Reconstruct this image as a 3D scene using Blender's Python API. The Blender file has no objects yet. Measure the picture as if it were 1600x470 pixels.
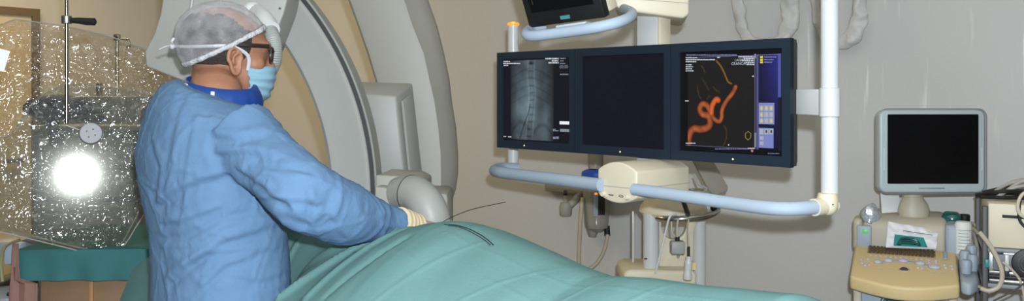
import bpy, bmesh, math, random
from mathutils import Vector, Matrix, noise
random.seed(7)
SC = bpy.context.scene
COL = SC.collection
F = 1345.0; CX = 800.0; HY = 145.0; EYE = 1.45
V = Vector
def P(px, py, D): return V(((px-CX)/F*D, D, EYE-(py-HY)/F*D))
UX, UY, UZ = V((1,0,0)), V((0,1,0)), V((0,0,1))

# ------------------------------------------------------------------ materials
def s2l(c):
    c = c/255.0
    return c/12.92 if c <= .04045 else ((c+.055)/1.055)**2.4
def rgb(t): return (s2l(t[0]), s2l(t[1]), s2l(t[2]), 1)
def mat(name, col, rough=.5, metal=0, spec=.5, mottle=None, bump=None, coat=0, emit=None, stretch=None):
    m = bpy.data.materials.new(name); m.use_nodes = True
    nt = m.node_tree; N = nt.nodes; L = nt.links; b = N['Principled BSDF']
    b.inputs['Base Color'].default_value = rgb(col)
    b.inputs['Roughness'].default_value = rough
    b.inputs['Metallic'].default_value = metal
    b.inputs['Specular IOR Level'].default_value = spec
    b.inputs['Coat Weight'].default_value = coat
    tc = N.new('ShaderNodeTexCoord'); mp = N.new('ShaderNodeMapping')
    L.new(tc.outputs['Object'], mp.inputs['Vector'])
    if stretch: mp.inputs['Scale'].default_value = stretch
    if mottle is None: mottle = (6, .05)
    nz = N.new('ShaderNodeTexNoise'); nz.inputs['Scale'].default_value = mottle[0]; nz.inputs['Detail'].default_value = 4
    L.new(mp.outputs['Vector'], nz.inputs['Vector'])
    mx = N.new('ShaderNodeMix'); mx.data_type = 'RGBA'
    c = rgb(col); a = mottle[1]
    mx.inputs['A'].default_value = tuple(max(0, x*(1-a)) for x in c[:3])+(1,)
    mx.inputs['B'].default_value = tuple(min(1, x*(1+a)) for x in c[:3])+(1,)
    L.new(nz.outputs['Fac'], mx.inputs['Factor'])
    L.new(mx.outputs['Result'], b.inputs['Base Color'])
    if bump:
        n2 = N.new('ShaderNodeTexNoise'); n2.inputs['Scale'].default_value = bump[0]; n2.inputs['Detail'].default_value = 3
        L.new(mp.outputs['Vector'], n2.inputs['Vector'])
        bp = N.new('ShaderNodeBump'); bp.inputs['Strength'].default_value = bump[1]; bp.inputs['Distance'].default_value = .01
        L.new(n2.outputs['Fac'], bp.inputs['Height']); L.new(bp.outputs['Normal'], b.inputs['Normal'])
    if emit:
        b.inputs['Emission Color'].default_value = rgb(emit[0]); b.inputs['Emission Strength'].default_value = emit[1]
    return m
def clear(name, tint, gloss, rough, bump=None, milk=0.0, milkcol=(220,220,220), fres=True):
    """see-through plastic: transparent + glossy (+ a little milky diffuse)"""
    m = bpy.data.materials.new(name); m.use_nodes = True
    nt = m.node_tree; N = nt.nodes; L = nt.links; N.remove(N['Principled BSDF'])
    out = N['Material Output']
    t = N.new('ShaderNodeBsdfTransparent'); t.inputs['Color'].default_value = rgb(tint)
    g = N.new('ShaderNodeBsdfGlossy'); g.inputs['Roughness'].default_value = rough
    mx = N.new('ShaderNodeMixShader')
    if fres:
        fr = N.new('ShaderNodeFresnel'); fr.inputs['IOR'].default_value = 1.5
        ml = N.new('ShaderNodeMath'); ml.operation = 'MULTIPLY'; ml.inputs[1].default_value = gloss
        ml.use_clamp = True
        L.new(fr.outputs[0], ml.inputs[0]); L.new(ml.outputs[0], mx.inputs[0])
    else: mx.inputs[0].default_value = gloss
    d = N.new('ShaderNodeBsdfDiffuse'); d.inputs['Color'].default_value = rgb(milkcol)
    m2 = N.new('ShaderNodeMixShader'); m2.inputs[0].default_value = milk
    L.new(t.outputs[0], m2.inputs[1]); L.new(d.outputs[0], m2.inputs[2])
    L.new(m2.outputs[0], mx.inputs[1]); L.new(g.outputs[0], mx.inputs[2]); L.new(mx.outputs[0], out.inputs['Surface'])
    if bump:
        tc = N.new('ShaderNodeTexCoord')
        vz = N.new('ShaderNodeTexNoise'); vz.inputs['Scale'].default_value = bump[0]; vz.inputs['Detail'].default_value = 5
        vz.inputs['Distortion'].default_value = 1.2; vz.inputs['Roughness'].default_value = .62; vz.noise_type = 'RIDGED_MULTIFRACTAL' if name == 'crumpled_clear_plastic' else 'FBM'
        L.new(tc.outputs['Object'], vz.inputs['Vector'])
        bp = N.new('ShaderNodeBump'); bp.inputs['Strength'].default_value = bump[1]; bp.inputs['Distance'].default_value = .02
        L.new(vz.outputs['Fac'], bp.inputs['Height'])
        L.new(bp.outputs['Normal'], g.inputs['Normal'])
        
    return m
def vcol(name, strength=1.0):
    m = bpy.data.materials.new(name); m.use_nodes = True
    nt = m.node_tree; b = nt.nodes['Principled BSDF']
    at = nt.nodes.new('ShaderNodeVertexColor'); at.layer_name = 'Col'
    b.inputs['Base Color'].default_value = (.004,.004,.005,1); b.inputs['Roughness'].default_value = .35
    b.inputs['Specular IOR Level'].default_value = .2
    nt.links.new(at.outputs['Color'], b.inputs['Emission Color']); b.inputs['Emission Strength'].default_value = strength
    return m

M = {}
M['wall'] = None
M['casing'] = mat('pale_grey_casing', (147,147,142), .45, spec=.4, mottle=(3,.03))
M['casing2'] = mat('warm_grey_casing', (151,148,139), .48, spec=.4, mottle=(3,.03))
M['black'] = mat('black_rubber', (14,14,15), .55)
M['seam'] = mat('dark_seam', (30,30,30), .6)
M['navy'] = mat('navy_bezel', (27,38,50), .42, spec=.35)
M['darkgrey'] = mat('dark_grey_plastic', (62,60,60), .5)
M['brown'] = mat('dark_brown_plastic', (50,42,38), .5)
M['screen_off'] = mat('dark_screen', (16,16,24), .35, spec=.25, emit=((10,9,20), .6))
M['screen_black'] = mat('black_screen', (12,12,14), .3, spec=.25)
M['white'] = mat('white_enamel', (194,195,194), .3, spec=.5, mottle=(2,.02))
M['cream'] = mat('cream_plastic', (206,196,172), .45, spec=.4, mottle=(3,.03))
M['bluefoam'] = mat('pale_blue_foam', (158,172,186), .6, spec=.3, mottle=(30,.05))
M['chrome'] = mat('chrome', (170,166,158), .22, metal=1, mottle=(8,.05))
M['steel'] = mat('brushed_steel', (150,150,150), .38, metal=1, bump=(150,.05))
M['gown'] = mat('blue_gown_fabric', (82,108,136), .9, spec=.1, mottle=(22,.08), bump=(160,.12))
M['collar'] = mat('royal_blue_vinyl', (16,50,112), .5, spec=.3)
M['skin'] = mat('skin', (138,96,74), .5, spec=.3, mottle=(30,.12), bump=(220,.1))
M['hair'] = mat('greying_short_hair', (44,36,32), .8, mottle=(160,.6), bump=(260,.6))
M['mask'] = mat('light_blue_mask', (116,148,164), .85, spec=.15, mottle=(60,.05), bump=(300,.08))
M['strap'] = mat('white_strap', (168,168,170), .7)
M['glasses'] = mat('dark_spectacle_frame', (32,24,20), .35)
M['glove'] = mat('cream_latex', (184,168,138), .55, mottle=(40,.06))
M['glove2'] = mat('pinkish_latex', (166,138,126), .5, mottle=(40,.06))
M['drape'] = mat('teal_drape_cloth', (86,117,115), .92, spec=.06, mottle=(14,.08), bump=(240,.12))
M['drape2'] = mat('dark_teal_drape_cloth', (54,98,99), .92, spec=.1, mottle=(14,.08), bump=(240,.12))
M['wood'] = mat('brown_laminate', (122,96,72), .5, mottle=(3,.12), stretch=(1,1,8))
M['pink'] = mat('pink_cloth', (120,88,80), .85)
M['usbeige'] = mat('beige_console', (206,182,134), .5, mottle=(5,.04))
M['usgrey'] = mat('bluegrey_plastic', (146,158,170), .5)
M['usframe'] = mat('silver_monitor_frame', (168,180,184), .38, spec=.5)
M['usneck'] = mat('putty_plastic', (176,168,150), .5)
M['key'] = mat('brown_keys', (74,58,36), .6)
M['btn'] = mat('grey_button', (170,175,185), .5)
M['lilac'] = mat('lilac_button', (178,164,190), .5)
M['teal'] = mat('teal_plastic', (26,128,122), .4)
M['tealwrap'] = mat('dark_teal_tubing', (10,70,68), .35)
M['paper'] = mat('white_paper', (214,214,212), .8)
M['ink'] = mat('grey_print', (110,116,120), .8)
M['clear'] = clear('clear_plastic', (225,225,220), 1.6, .12, milk=.12)
M['lens'] = clear('spectacle_lens', (244,244,244), .6, .05)
M['canister'] = clear('milky_plastic', (225,222,214), 1.4, .15, milk=.45, milkcol=(190,186,176))
M['slab'] = clear('smoky_plastic', (190,180,160), 1.2, .2, milk=.55, milkcol=(176,170,156))
M['cap_net'] = None
M['bluelid'] = mat('blue_lid', (26,74,168), .4)
M['hose'] = mat('beige_hose', (176,166,148), .45)
M['hosegrey'] = mat('grey_corrugated_hose', (140,142,138), .45)
M['grey'] = mat('grey_plastic', (150,150,146), .5)
M['orange'] = mat('orange_lamp', (255,140,20), .4, emit=((255,120,10), 1.6))
M['orangehot'] = mat('orange_lamp_glow', (255,210,90), .4, emit=((255,225,120), 2.0))
M['led'] = mat('lit_led', (250,240,180), .4, emit=((255,240,170), 1.5))
M['greenled'] = mat('green_display', (20,60,30), .4, emit=((90,220,110), .7))
M['loop'] = mat('grey_padded_vinyl', (190,189,187), .45, spec=.35, mottle=(8,.10), bump=(20,.8))
M['wire'] = mat('black_wire', (20,20,22), .4)
M['cabinet'] = mat('grey_cabinet', (128,130,132), .5)
M['navycloth'] = mat('navy_cloth', (28,34,66), .7)
M['copper'] = mat('tan_box', (150,110,70), .6)
M['fandark'] = mat('fan_black', (22,22,22), .5)
M['door'] = mat('tan_door', (196,184,160), .5)
M['doorframe'] = mat('dark_door_frame', (104,90,72), .5)
M['text'] = mat('screen_text', (0,0,0), .6, emit=((215,222,232), .8))
M['textdim'] = mat('screen_text_dim', (0,0,0), .6, emit=((150,160,180), .7))
M['textwhite'] = mat('screen_white', (0,0,0), .6, emit=((240,245,248), .95))
M['textblue'] = mat('screen_lavender', (0,0,0), .6, emit=((140,140,200), .7))

# ------------------------------------------------------------------ mesh builder
def frame_from(t):
    t = t.normalized(); u = UZ if abs(t.z) < .9 else UX
    n = t.cross(u).normalized(); return n, t.cross(n).normalized()
def spline(pts, n=8):
    pts = [V(p) for p in pts]; o = []
    for i in range(len(pts)-1):
        p0 = pts[max(i-1,0)]; p1 = pts[i]; p2 = pts[i+1]; p3 = pts[min(i+2,len(pts)-1)]
        for k in range(n):
            t = k/n
            o.append(.5*((2*p1)+(p2-p0)*t+(2*p0-5*p1+4*p2-p3)*t*t+(3*p1-p0-3*p2+p3)*t*t*t))
    o.append(pts[-1]); return o
def interp(tab, x):
    if x <= tab[0][0]: return tab[0][1:]
    for a, b in zip(tab, tab[1:]):
        if x <= b[0]:
            t = (x-a[0])/(b[0]-a[0]); t2 = t
            return tuple(p+(q-p)*t2 for p, q in zip(a[1:], b[1:]))
    return tab[-1][1:]
class MB:
    def __init__(s): s.V = []; s.F = []
    def add(s, vs, fs):
        o = len(s.V); s.V += [V(v) for v in vs]; s.F += [tuple(i+o for i in f) for f in fs]; return s
    def box(s, c, size, ax=(UX,UY,UZ), bevel=0, seg=2, taper=None):
        bm = bmesh.new(); bmesh.ops.create_cube(bm, size=1)
        for v in bm.verts:
            k = 1 if not taper else (taper if v.co.z > 0 else 1)
            v.co = V((v.co.x*size[0]*k, v.co.y*size[1]*k, v.co.z*size[2]))
        if bevel: bmesh.ops.bevel(bm, geom=bm.edges[:], offset=bevel, segments=seg, affect='EDGES', profile=.5)
        return s.take(bm, c, ax)
    def take(s, bm, c=V((0,0,0)), ax=(UX,UY,UZ)):
        bm.verts.index_update(); c = V(c)
        s.add([c+ax[0]*v.co.x+ax[1]*v.co.y+ax[2]*v.co.z for v in bm.verts], [[v.index for v in f.verts] for f in bm.faces]); bm.free(); return s
    def prism(s, poly, vec, bevel=0, seg=2):
        bm = bmesh.new(); vec = V(vec)
        a = [bm.verts.new(V(p)) for p in poly]; b = [bm.verts.new(V(p)+vec) for p in poly]
        n = len(a); bm.faces.new(a); bm.faces.new(b[::-1])
        for i in range(n): bm.faces.new((a[i], b[i], b[(i+1)%n], a[(i+1)%n]))
        bmesh.ops.recalc_face_normals(bm, faces=bm.faces[:])
        if bevel:
            e = [x for x in bm.edges if len(x.link_faces)==2 and x.calc_face_angle(0) > .6]
            bmesh.ops.bevel(bm, geom=e, offset=bevel, segments=seg, affect='EDGES', profile=.5)
        return s.take(bm)
    def loft(s, rings, cap=True, closed=True):
        n = len(rings[0]); vs = [p for r in rings for p in r]; fs = []
        for i in range(len(rings)-1):
            for k in range(n if closed else n-1):
                k2 = (k+1) % n
                fs.append((i*n+k, i*n+k2, (i+1)*n+k2, (i+1)*n+k))
        if cap and closed:
            fs.append(tuple(range(n))[::-1]); fs.append(tuple((len(rings)-1)*n+k for k in range(n)))
        return s.add(vs, fs)
    def tube(s, pts, r, n=10, cap=True, flat=1.0, close=False, up=None):
        pts = [V(p) for p in pts]; m = len(pts); rings = []
        t0 = (pts[1]-pts[0]).normalized(); a, b = frame_from(t0)
        if up is not None:
            b = (up-t0*up.dot(t0)).normalized(); a = b.cross(t0).normalized()
        for i, p in enumerate(pts):
            t = (pts[min(i+1,m-1)]-pts[max(i-1,0)])
            if close: t = pts[(i+1)%m]-pts[i-1]
            t.normalize(); a = (a-t*a.dot(t)).normalized(); b = t.cross(a)
            rr = r[i] if isinstance(r, (list,tuple)) else r
            ff = flat[i] if isinstance(flat, (list,tuple)) else flat
            rings.append([p+a*math.cos(q)*rr+b*math.sin(q)*rr*ff for q in [2*math.pi*k/n for k in range(n)]])
        if close: rings.append(rings[0]); cap = False
        return s.loft(rings, cap)
    def cyl(s, a, b, r, n=20): return s.tube([a, b], r, n)
    def lathe(s, c, prof, n=24, ax=(UX,UY,UZ)):
        c = V(c)
        return s.loft([[c+ax[0]*math.cos(2*math.pi*k/n)*r+ax[1]*math.sin(2*math.pi*k/n)*r+ax[2]*h for k in range(n)] for r, h in prof])
    def ball(s, c, r, ax=(UX,UY,UZ), nu=20, nv=14):
        if not isinstance(r, (tuple,list)): r = (r,r,r)
        c = V(c); rings = []
        for j in range(nv+1):
            t = math.pi*j/nv; st = max(math.sin(t), .002)
            rings.append([c+ax[0]*r[0]*st*math.cos(2*math.pi*k/nu)+ax[1]*r[1]*st*math.sin(2*math.pi*k/nu)-ax[2]*r[2]*math.cos(t) for k in range(nu)])
        return s.loft(rings)
def wloc(o):
    l = V((0,0,0))
    while o is not None: l += V(o.location); o = o.parent
    return l
def mesh_obj(name, mb, m, parent=None, angle=35, loc=None):
    me = bpy.data.meshes.new(name)
    off = wloc(parent) if parent else V(loc if loc is not None else (0,0,0))
    me.from_pydata([tuple(v-off) for v in mb.V], [], mb.F); me.validate(); me.update()
    bm = bmesh.new(); bm.from_mesh(me); bmesh.ops.recalc_face_normals(bm, faces=bm.faces[:]); bm.to_mesh(me); bm.free()
    for p in me.polygons: p.use_smooth = True
    try: me.set_sharp_from_angle(angle=math.radians(angle))
    except Exception: pass
    me.materials.append(m)
    o = bpy.data.objects.new(name, me); COL.objects.link(o)
    if parent: o.parent = parent
    elif loc is not None: o.location = loc
    return o
def part(name, mb, m, parent, label=None, angle=35):
    o = mesh_obj(name, mb, m, parent, angle)
    if label: o['label'] = label
    return o
def thing(name, label, cat, loc=(0,0,0), group=None):
    o = bpy.data.objects.new(name, None); COL.objects.link(o); o.location = loc; o.empty_display_size = .1
    o['label'] = label; o['category'] = cat
    if group: o['group'] = group
    return o
def single(name, mb, m, label, cat, loc=None, group=None, angle=35):
    if loc is None:
        n = len(mb.V); loc = (sum(v.x for v in mb.V)/n, sum(v.y for v in mb.V)/n, min(v.z for v in mb.V))
    o = mesh_obj(name, mb, m, None, angle, loc); o['label'] = label; o['category'] = cat
    if group: o['group'] = group
    return o
def struct(name, mb, m):
    o = mesh_obj(name, mb, m); o['kind'] = 'structure'; return o
def remeshed(mb, voxel, smooth=4, disp=None):
    """one continuous skin from overlapping volumes; returns an MB"""
    me = bpy.data.meshes.new('tmp'); me.from_pydata([tuple(v) for v in mb.V], [], mb.F); me.update()
    bm = bmesh.new(); bm.from_mesh(me); bmesh.ops.recalc_face_normals(bm, faces=bm.faces[:]); bm.to_mesh(me); bm.free()
    o = bpy.data.objects.new('tmp', me); COL.objects.link(o)
    r = o.modifiers.new('r', 'REMESH'); r.mode = 'VOXEL'; r.voxel_size = voxel
    if smooth:
        q = o.modifiers.new('s', 'SMOOTH'); q.iterations = smooth; q.factor = .5
    dg = bpy.context.evaluated_depsgraph_get()
    m2 = bpy.data.meshes.new_from_object(o.evaluated_get(dg))
    out = MB(); vs = [v.co.copy() for v in m2.vertices]; ns = [v.normal.copy() for v in m2.vertices]
    if disp: vs = [disp(v, n) for v, n in zip(vs, ns)]
    out.add(vs, [tuple(p.vertices) for p in m2.polygons])
    bpy.data.objects.remove(o); bpy.data.meshes.remove(me); bpy.data.meshes.remove(m2)
    return out
def text_mb(txt, origin, ax, up, height):
    cu = bpy.data.curves.new('t', 'FONT'); cu.body = txt; cu.size = height; cu.resolution_u = 2
    o = bpy.data.objects.new('t', cu); COL.objects.link(o)
    me = bpy.data.meshes.new_from_object(o.evaluated_get(bpy.context.evaluated_depsgraph_get()))
    mb = MB(); mb.add([V(origin)+ax*v.co.x+up*v.co.y for v in me.vertices], [tuple(p.vertices) for p in me.polygons])
    bpy.data.objects.remove(o); bpy.data.curves.remove(cu); bpy.data.meshes.remove(me)
    return mb
def join(*mbs):
    o = MB()
    for m in mbs: o.add(m.V, m.F)
    return o

# ------------------------------------------------------------------ room shell
def wallmat():
    m = mat('painted_wall', (190,189,187), .55, spec=.3, mottle=(1.3,.03), bump=(40,.04))
    nt = m.node_tree; N = nt.nodes; L = nt.links; b = N['Principled BSDF']
    old = b.inputs['Base Color'].links[0].from_socket
    tc = N.new('ShaderNodeTexCoord'); mp = N.new('ShaderNodeMapping'); mp.inputs['Scale'].default_value = (26, 26, 1.6)
    L.new(tc.outputs['Object'], mp.inputs['Vector'])
    nz = N.new('ShaderNodeTexNoise'); nz.inputs['Scale'].default_value = 1; nz.inputs['Detail'].default_value = 3
    L.new(mp.outputs['Vector'], nz.inputs['Vector'])
    cr = N.new('ShaderNodeValToRGB'); cr.color_ramp.elements[0].position = .60; cr.color_ramp.elements[1].position = .68
    L.new(nz.outputs['Fac'], cr.inputs['Fac'])
    # drips only on the right part of the wall
    sx = N.new('ShaderNodeSeparateXYZ'); L.new(tc.outputs['Object'], sx.inputs['Vector'])
    mr = N.new('ShaderNodeMapRange'); mr.inputs['From Min'].default_value = 1.1; mr.inputs['From Max'].default_value = 1.5
    L.new(sx.outputs['X'], mr.inputs['Value'])
    mr2 = N.new('ShaderNodeMapRange'); mr2.inputs['From Min'].default_value = 1.2; mr2.inputs['From Max'].default_value = 1.55
    L.new(sx.outputs['Z'], mr2.inputs['Value'])
    mu = N.new('ShaderNodeMath'); mu.operation = 'MULTIPLY'; L.new(mr.outputs[0], mu.inputs[0]); L.new(cr.outputs['Color'], mu.inputs[1])
    mv = N.new('ShaderNodeMath'); mv.operation = 'MULTIPLY'; L.new(mu.outputs[0], mv.inputs[0]); L.new(mr2.outputs[0], mv.inputs[1])
    mk = N.new('ShaderNodeMath'); mk.operation = 'MULTIPLY'; mk.inputs[1].default_value = .8; L.new(mv.outputs[0], mk.inputs[0])
    mx = N.new('ShaderNodeMix'); mx.data_type = 'RGBA'; L.new(mk.outputs[0], mx.inputs['Factor']); L.new(old, mx.inputs['A'])
    mx.inputs['B'].default_value = rgb((228,226,222)); L.new(mx.outputs['Result'], b.inputs['Base Color'])
    return m
M['wall'] = wallmat()
WZ0, WM = 5.02, .7
def wz(x): return WZ0-WM*x
WD = V((1,-WM,0)).normalized(); WN = V((-WM,-1,0)).normalized()   # along the main wall, and out of it into the room
uc = -.38; Zc = WZ0/(1+WM*uc); CN = V((uc*Zc, Zc, 0))
LD = V((-WM,-1,0)).normalized()
def quadwall(a, b, z0, z1, thick):
    mb = MB(); n = (b-a).normalized().cross(UZ)*thick
    mb.prism([a+UZ*z0, b+UZ*z0, b+UZ*z1, a+UZ*z1], n); return mb
CE = 2.95
R_END = CN+WD*6.2
struct('wall_back', quadwall(CN-WD*.1, R_END, 0, CE, -.1), M['wall'])
L_END = CN+LD*7.5
struct('wall_left', quadwall(CN, L_END, 0, CE, .1), M['wall'])
floorm = mat('grey_vinyl_floor', (150,150,146), .45, mottle=(30,.08))
mb = MB().box((0,2.4,-.05), (14,13,.1)); struct('floor', mb, floorm)
mb = MB().box((0,2.4,CE+.05), (14,13,.1)); struct('ceiling', mb, mat('white_ceiling', (226,222,212), .8))
mb = MB()
mb.prism([CN-WD*.05+WN*.001, R_END+WN*.001, R_END+WN*.018, CN+WN*.018], UZ*.1)
struct('baseboard_back', mb, M['cabinet'])
# door on the left wall
def Lw(t, z, off=0.0): return CN+LD*t+V((WM,-1,0)).normalized()*0+LN*off+UZ*z
LN = V((1,-WM,0)).normalized()
d0 = thing('door_1', 'tan door with dark frame on the left wall behind the plastic shield', 'door', Lw(1.7,0,.01))
d0['kind'] = 'structure'
mb = MB().prism([Lw(1.20,0,.004), Lw(2.10,0,.004), Lw(2.10,1.97,.004), Lw(1.20,1.97,.004)], LN*.03); part('door_panel', mb, M['door'], d0)
mb = MB()
for a, b, z0, z1 in ((1.15,1.2,0,2.02),(2.1,2.15,0,2.02),(1.2,2.1,1.97,2.02)):
    mb.prism([Lw(a,z0,.002), Lw(b,z0,.002), Lw(b,z1,.002), Lw(a,z1,.002)], LN*.05)
part('door_frame', mb, M['doorframe'], d0)
mb = MB().tube([Lw(1.28,1.0,.03), Lw(1.28,1.0,.09), Lw(1.40,1.0,.09)], .012); part('door_handle', mb, M['chrome'], d0)

# ------------------------------------------------------------------ monitor bank (slanted frame a / b)
TH = math.radians(47.3)
A_ = V((math.cos(TH), -math.sin(TH), 0)); B_ = V((math.sin(TH), math.cos(TH), 0))
RO = V((-.0583, 3.27, 0))
def R(s, d, z): return RO+A_*s+B_*d+UZ*z
def on_rack(px, py, d=0.0):
    """where the sight line through a picture point meets the screen plane"""
    r = V(((px-CX)/F, 1, -(py-HY)/F)); o = V((0,0,EYE))
    t = (RO+B_*d-o).dot(B_)/r.dot(B_); q = o+r*t-RO
    return q.dot(A_), q.z
RX = (A_, B_, UZ)
MW, MH, MT = .405, .358, .056
ZB, ZT = 1.243, 1.602
def bank_monitor(i, label):
    s0 = .4065*i; sc = s0+MW/2; zc = (ZB+ZT)/2
    t = thing('monitor', label, 'monitor', R(sc, .028, ZB), 'row of three screens on the ceiling frame')
    bl, br, bt, bb = (.03,.026,.027,.03)
    # front bezel: a frame with a real opening
    o = [(s0+.001, ZB), (s0+MW, ZB), (s0+MW, ZT), (s0+.001, ZT)]
    n = [(s0+bl, ZB+bb), (s0+MW-br, ZB+bb), (s0+MW-br, ZT-bt), (s0+bl, ZT-bt)]
    mb = MB()
    vs = [R(a,0,b) for a,b in o]+[R(a,0,b) for a,b in n]+[R(a,.02,b) for a,b in o]+[R(a,.012,b) for a,b in n]
    fs = []
    for k in range(4):
        k2 = (k+1)%4
        fs += [(k,k2,4+k2,4+k), (4+k,4+k2,12+k2,12+k), (k,8+k,8+k2,k2), (8+k,12+k,12+k2,8+k2)]
    mb.add(vs, fs); bz = part('bezel', mb, M['navy'], t)
    part('casing', MB().box(R(sc, .03, zc), (MW-.004, .022, MH-.004), RX, .003), M['darkgrey'], t, 'grey casing edge')
    part('back_cover', MB().box(R(sc, .046, zc), (MW-.016, .024, MH-.014), RX, .006), M['brown'], t, 'dark brown back cover')
    part('power_light', MB().ball(R(s0+MW*.5+(.02 if i==2 else -.05 if i==0 else .0), -.0006, ZB+.014), (.0025,.0015,.0025), RX, 10, 8), M['led'], t)
    return t, (n[0][0], n[1][0], n[0][1], n[2][1]), sc, zc
def screen_grid(rect, nx, nz, fn, d=.008):
    x0, x1, z0, z1 = rect; mb = MB(); vs = []; fs = []; cols = []
    for j in range(nz+1):
        for i in range(nx+1):
            s = x0+(x1-x0)*i/nx; z = z0+(z1-z0)*j/nz
            vs.append(R(s,d,z)); cols.append(fn(s, z))
    for j in range(nz):
        for i in range(nx):
            a = j*(nx+1)+i; fs.append((a, a+1, a+nx+2, a+nx+1))
    return mb.add(vs, fs), cols
def put_cols(o, cols):
    at = o.data.color_attributes.new('Col', 'FLOAT_COLOR', 'POINT')
    for i, c in enumerate(cols): at.data[i].color = (s2l(c[0]), s2l(c[1]), s2l(c[2]), 1)
def pl(pts): return [on_rack(x, y) for x, y in pts]
def smooth2(pts, n=6): return [(p.x, p.y) for p in spline([V((a,b,0)) for a,b in pts], n)]
def dist_pl(s, z, pts):
    best = 9; bt = 0; L = len(pts)-1
    for i in range(L):
        ax, az = pts[i]; bx, bz_ = pts[i+1]; dx = bx-ax; dz = bz_-az
        q = dx*dx+dz*dz; t = 0 if q == 0 else max(0, min(1, ((s-ax)*dx+(z-az)*dz)/q))
        d = math.hypot(s-ax-dx*t, z-az-dz*t)
        if d < best: best = d; bt = (i+t)/L
    return best, bt
VCM = vcol('lit_screen_picture', 1.0)

# left screen: fluoroscopy of a spine
t, rc, sc, zc = bank_monitor(0, 'left of three bank monitors, showing a grey X-ray of a spine')
xr = [on_rack(796,95), on_rack(862,94.5), on_rack(862,219), on_rack(796,217)]
s_a, s_b = xr[0][0], xr[1][0]; z_t = xr[0][1]; z_b = xr[3][1]
spine = smooth2(pl([(828,95),(827,120),(829,145),(828,165),(826,190),(824,216)]))
cath = smooth2(pl([(826,163),(823,176),(818,190),(813,205),(810,216)]))
dk = on_rack(827, 98)
def fl(s, z):
    if not (s_a < s < s_b and z_b < z < z_t): 
        g = 0
        return (14,15,24)
    u = (s-s_a)/(s_b-s_a); v = (z_t-z)/(z_t-z_b)
    p = V((s*14, z*14, 3.1))
    n = noise.noise(p)+.5*noise.noise(p*2.3)+.25*noise.noise(p*6)
    g = 88+20*n
    g += 26*math.exp(-((u-.47)/.16)**2)*(1 if v < .75 else .4)
    g += 34*math.exp(-((v-.62)/.2)**2)*math.exp(-((u-.2)/.3)**2)
    g -= 36*max(0, u-.55)*max(0,1-v)
    g += 22*math.exp(-((u-.85)/.14)**2)*math.exp(-((v-.75)/.22)**2)
    d, tt = dist_pl(s, z, spine)
    if d < .021:
        ph = (v*11) % 1
        g += -30*math.exp(-((ph-.5)/.13)**2)*(1-(d/.021)**2)
        g += 18*math.exp(-((d-.017)/.004)**2)-14*math.exp(-((d-.009)/.003)**2)*(.5+.5*math.cos(ph*6.28))
    # rib / iliac curves
    for k in range(4):
        g -= 12*math.exp(-((v-.1-.11*k-.35*abs(u-.47)**1.4)/.012)**2)
    g -= 20*math.exp(-(((v-.78)-.9*(u-.25)**2*3)/.03)**2)*(u < .45)
    g -= 20*math.exp(-(((v-.80)-.9*(u-.75)**2*3)/.03)**2)*(u > .55)
    g -= 70*math.exp(-((math.hypot((s-dk[0])*.8, (z-dk[1])*1.3))/.008)**2)
    d, tt = dist_pl(s, z, cath); g -= 58*math.exp(-(d/.0022)**2)
    g *= .55+.45*min(1, min(u, 1-u)*6)
    g = max(18, min(175, g))
    return (g*.76, g*.88, g*.95)
mb, cols = screen_grid(rc, 150, 150, fl)
so = part('screen', mb, VCM, t, 'lit screen with a grey X-ray of a spine'); put_cols(so, cols)
def stext(txt, px, py, h, m, parent, name='screen_text', d=.0072):
    s, z = on_rack(px, py, d)
    return part(name, text_mb(txt, R(s, d, z), A_, UZ, h), m, parent)
def sbar(px0, py0, px1, py1, d=.0074):
    a = on_rack(px0, py0, d); b = on_rack(px1, py0, d); z2 = on_rack((px0+px1)/2, py1, d)[1]
    z1 = on_rack((px0+px1)/2, py0, d)[1]
    return MB().add([R(a[0],d,z2), R(b[0],d,z2), R(b[0],d,z1), R(a[0],d,z1)], [(0,1,2,3)])
def dashes(px0, py, px1, h, gap=.25, seed=1):
    """a line of unreadable small print: short word-bars"""
    rnd = random.Random(seed); x = px0; mbs = []
    while x < px1:
        w = rnd.uniform(1.2, 4.5); mbs.append(sbar(x, py-h/2*rnd.uniform(.7,1), min(x+w, px1), py+h/2)); x += w+rnd.uniform(.3, .8)
    return join(*mbs)
stext('00:00', 874.3, 107, .0185, M['textdim'], t, 'timer_text')
for m_ in (dashes(784.5,96,797,1.9,seed=1), dashes(784.5,99,813,1.9,seed=2), dashes(784.5,102,794,1.8,seed=3),
     dashes(852,91.5,873,2.3,seed=4), dashes(862,95,873,2.3,seed=5), dashes(857,98,873,2.3,seed=6),
     dashes(784,213,791,1.8,seed=7), dashes(794,213.5,799,1.8,seed=8)): part('caption_text', m_, M['text'], t)
for m_ in (dashes(875,91,884,1.6,seed=9), dashes(875,95,881,1.6,seed=10), dashes(875,99,883,1.6,seed=11), dashes(875,116,888,2.2,seed=12),
     dashes(864,204,873,2,seed=13), dashes(864,202,868,2,seed=14), dashes(864,215,873,4,seed=15)): part('menu_text', m_, M['textdim'], t)
part('white_field', sbar(874.3,189.5,898.5,194.5), M['textwhite'], t)
part('slider', join(sbar(875,201.5,898,206), sbar(892.5,197.5,895.8,211), sbar(891.5,208,897,211)), mat('screen_grey', (0,0,0), .6, emit=((140,156,164), .8)), t)
def disc(px, py, rpx, d=.0070):
    c = on_rack(px, py, d); e = abs(on_rack(px, py+rpx, d)[1]-c[1])
    return MB().add([R(c[0]+e*math.cos(q)*1.0, d, c[1]+e*math.sin(q)) for q in [2*math.pi*k/20 for k in range(20)]], [tuple(range(20))])
part('round_icon', disc(894.3,216.3,4), M['textwhite'], t)
part('round_icon', disc(894.8,93.6,1.7), M['textdim'], t)

# middle screen: dark
t, rc, sc, zc = bank_monitor(1, 'middle of three bank monitors, its screen dark')
mb, cols = screen_grid(rc, 2, 2, lambda s, z: (0,0,0)); part('screen', mb, M['screen_off'], t, 'dark screen')

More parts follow.
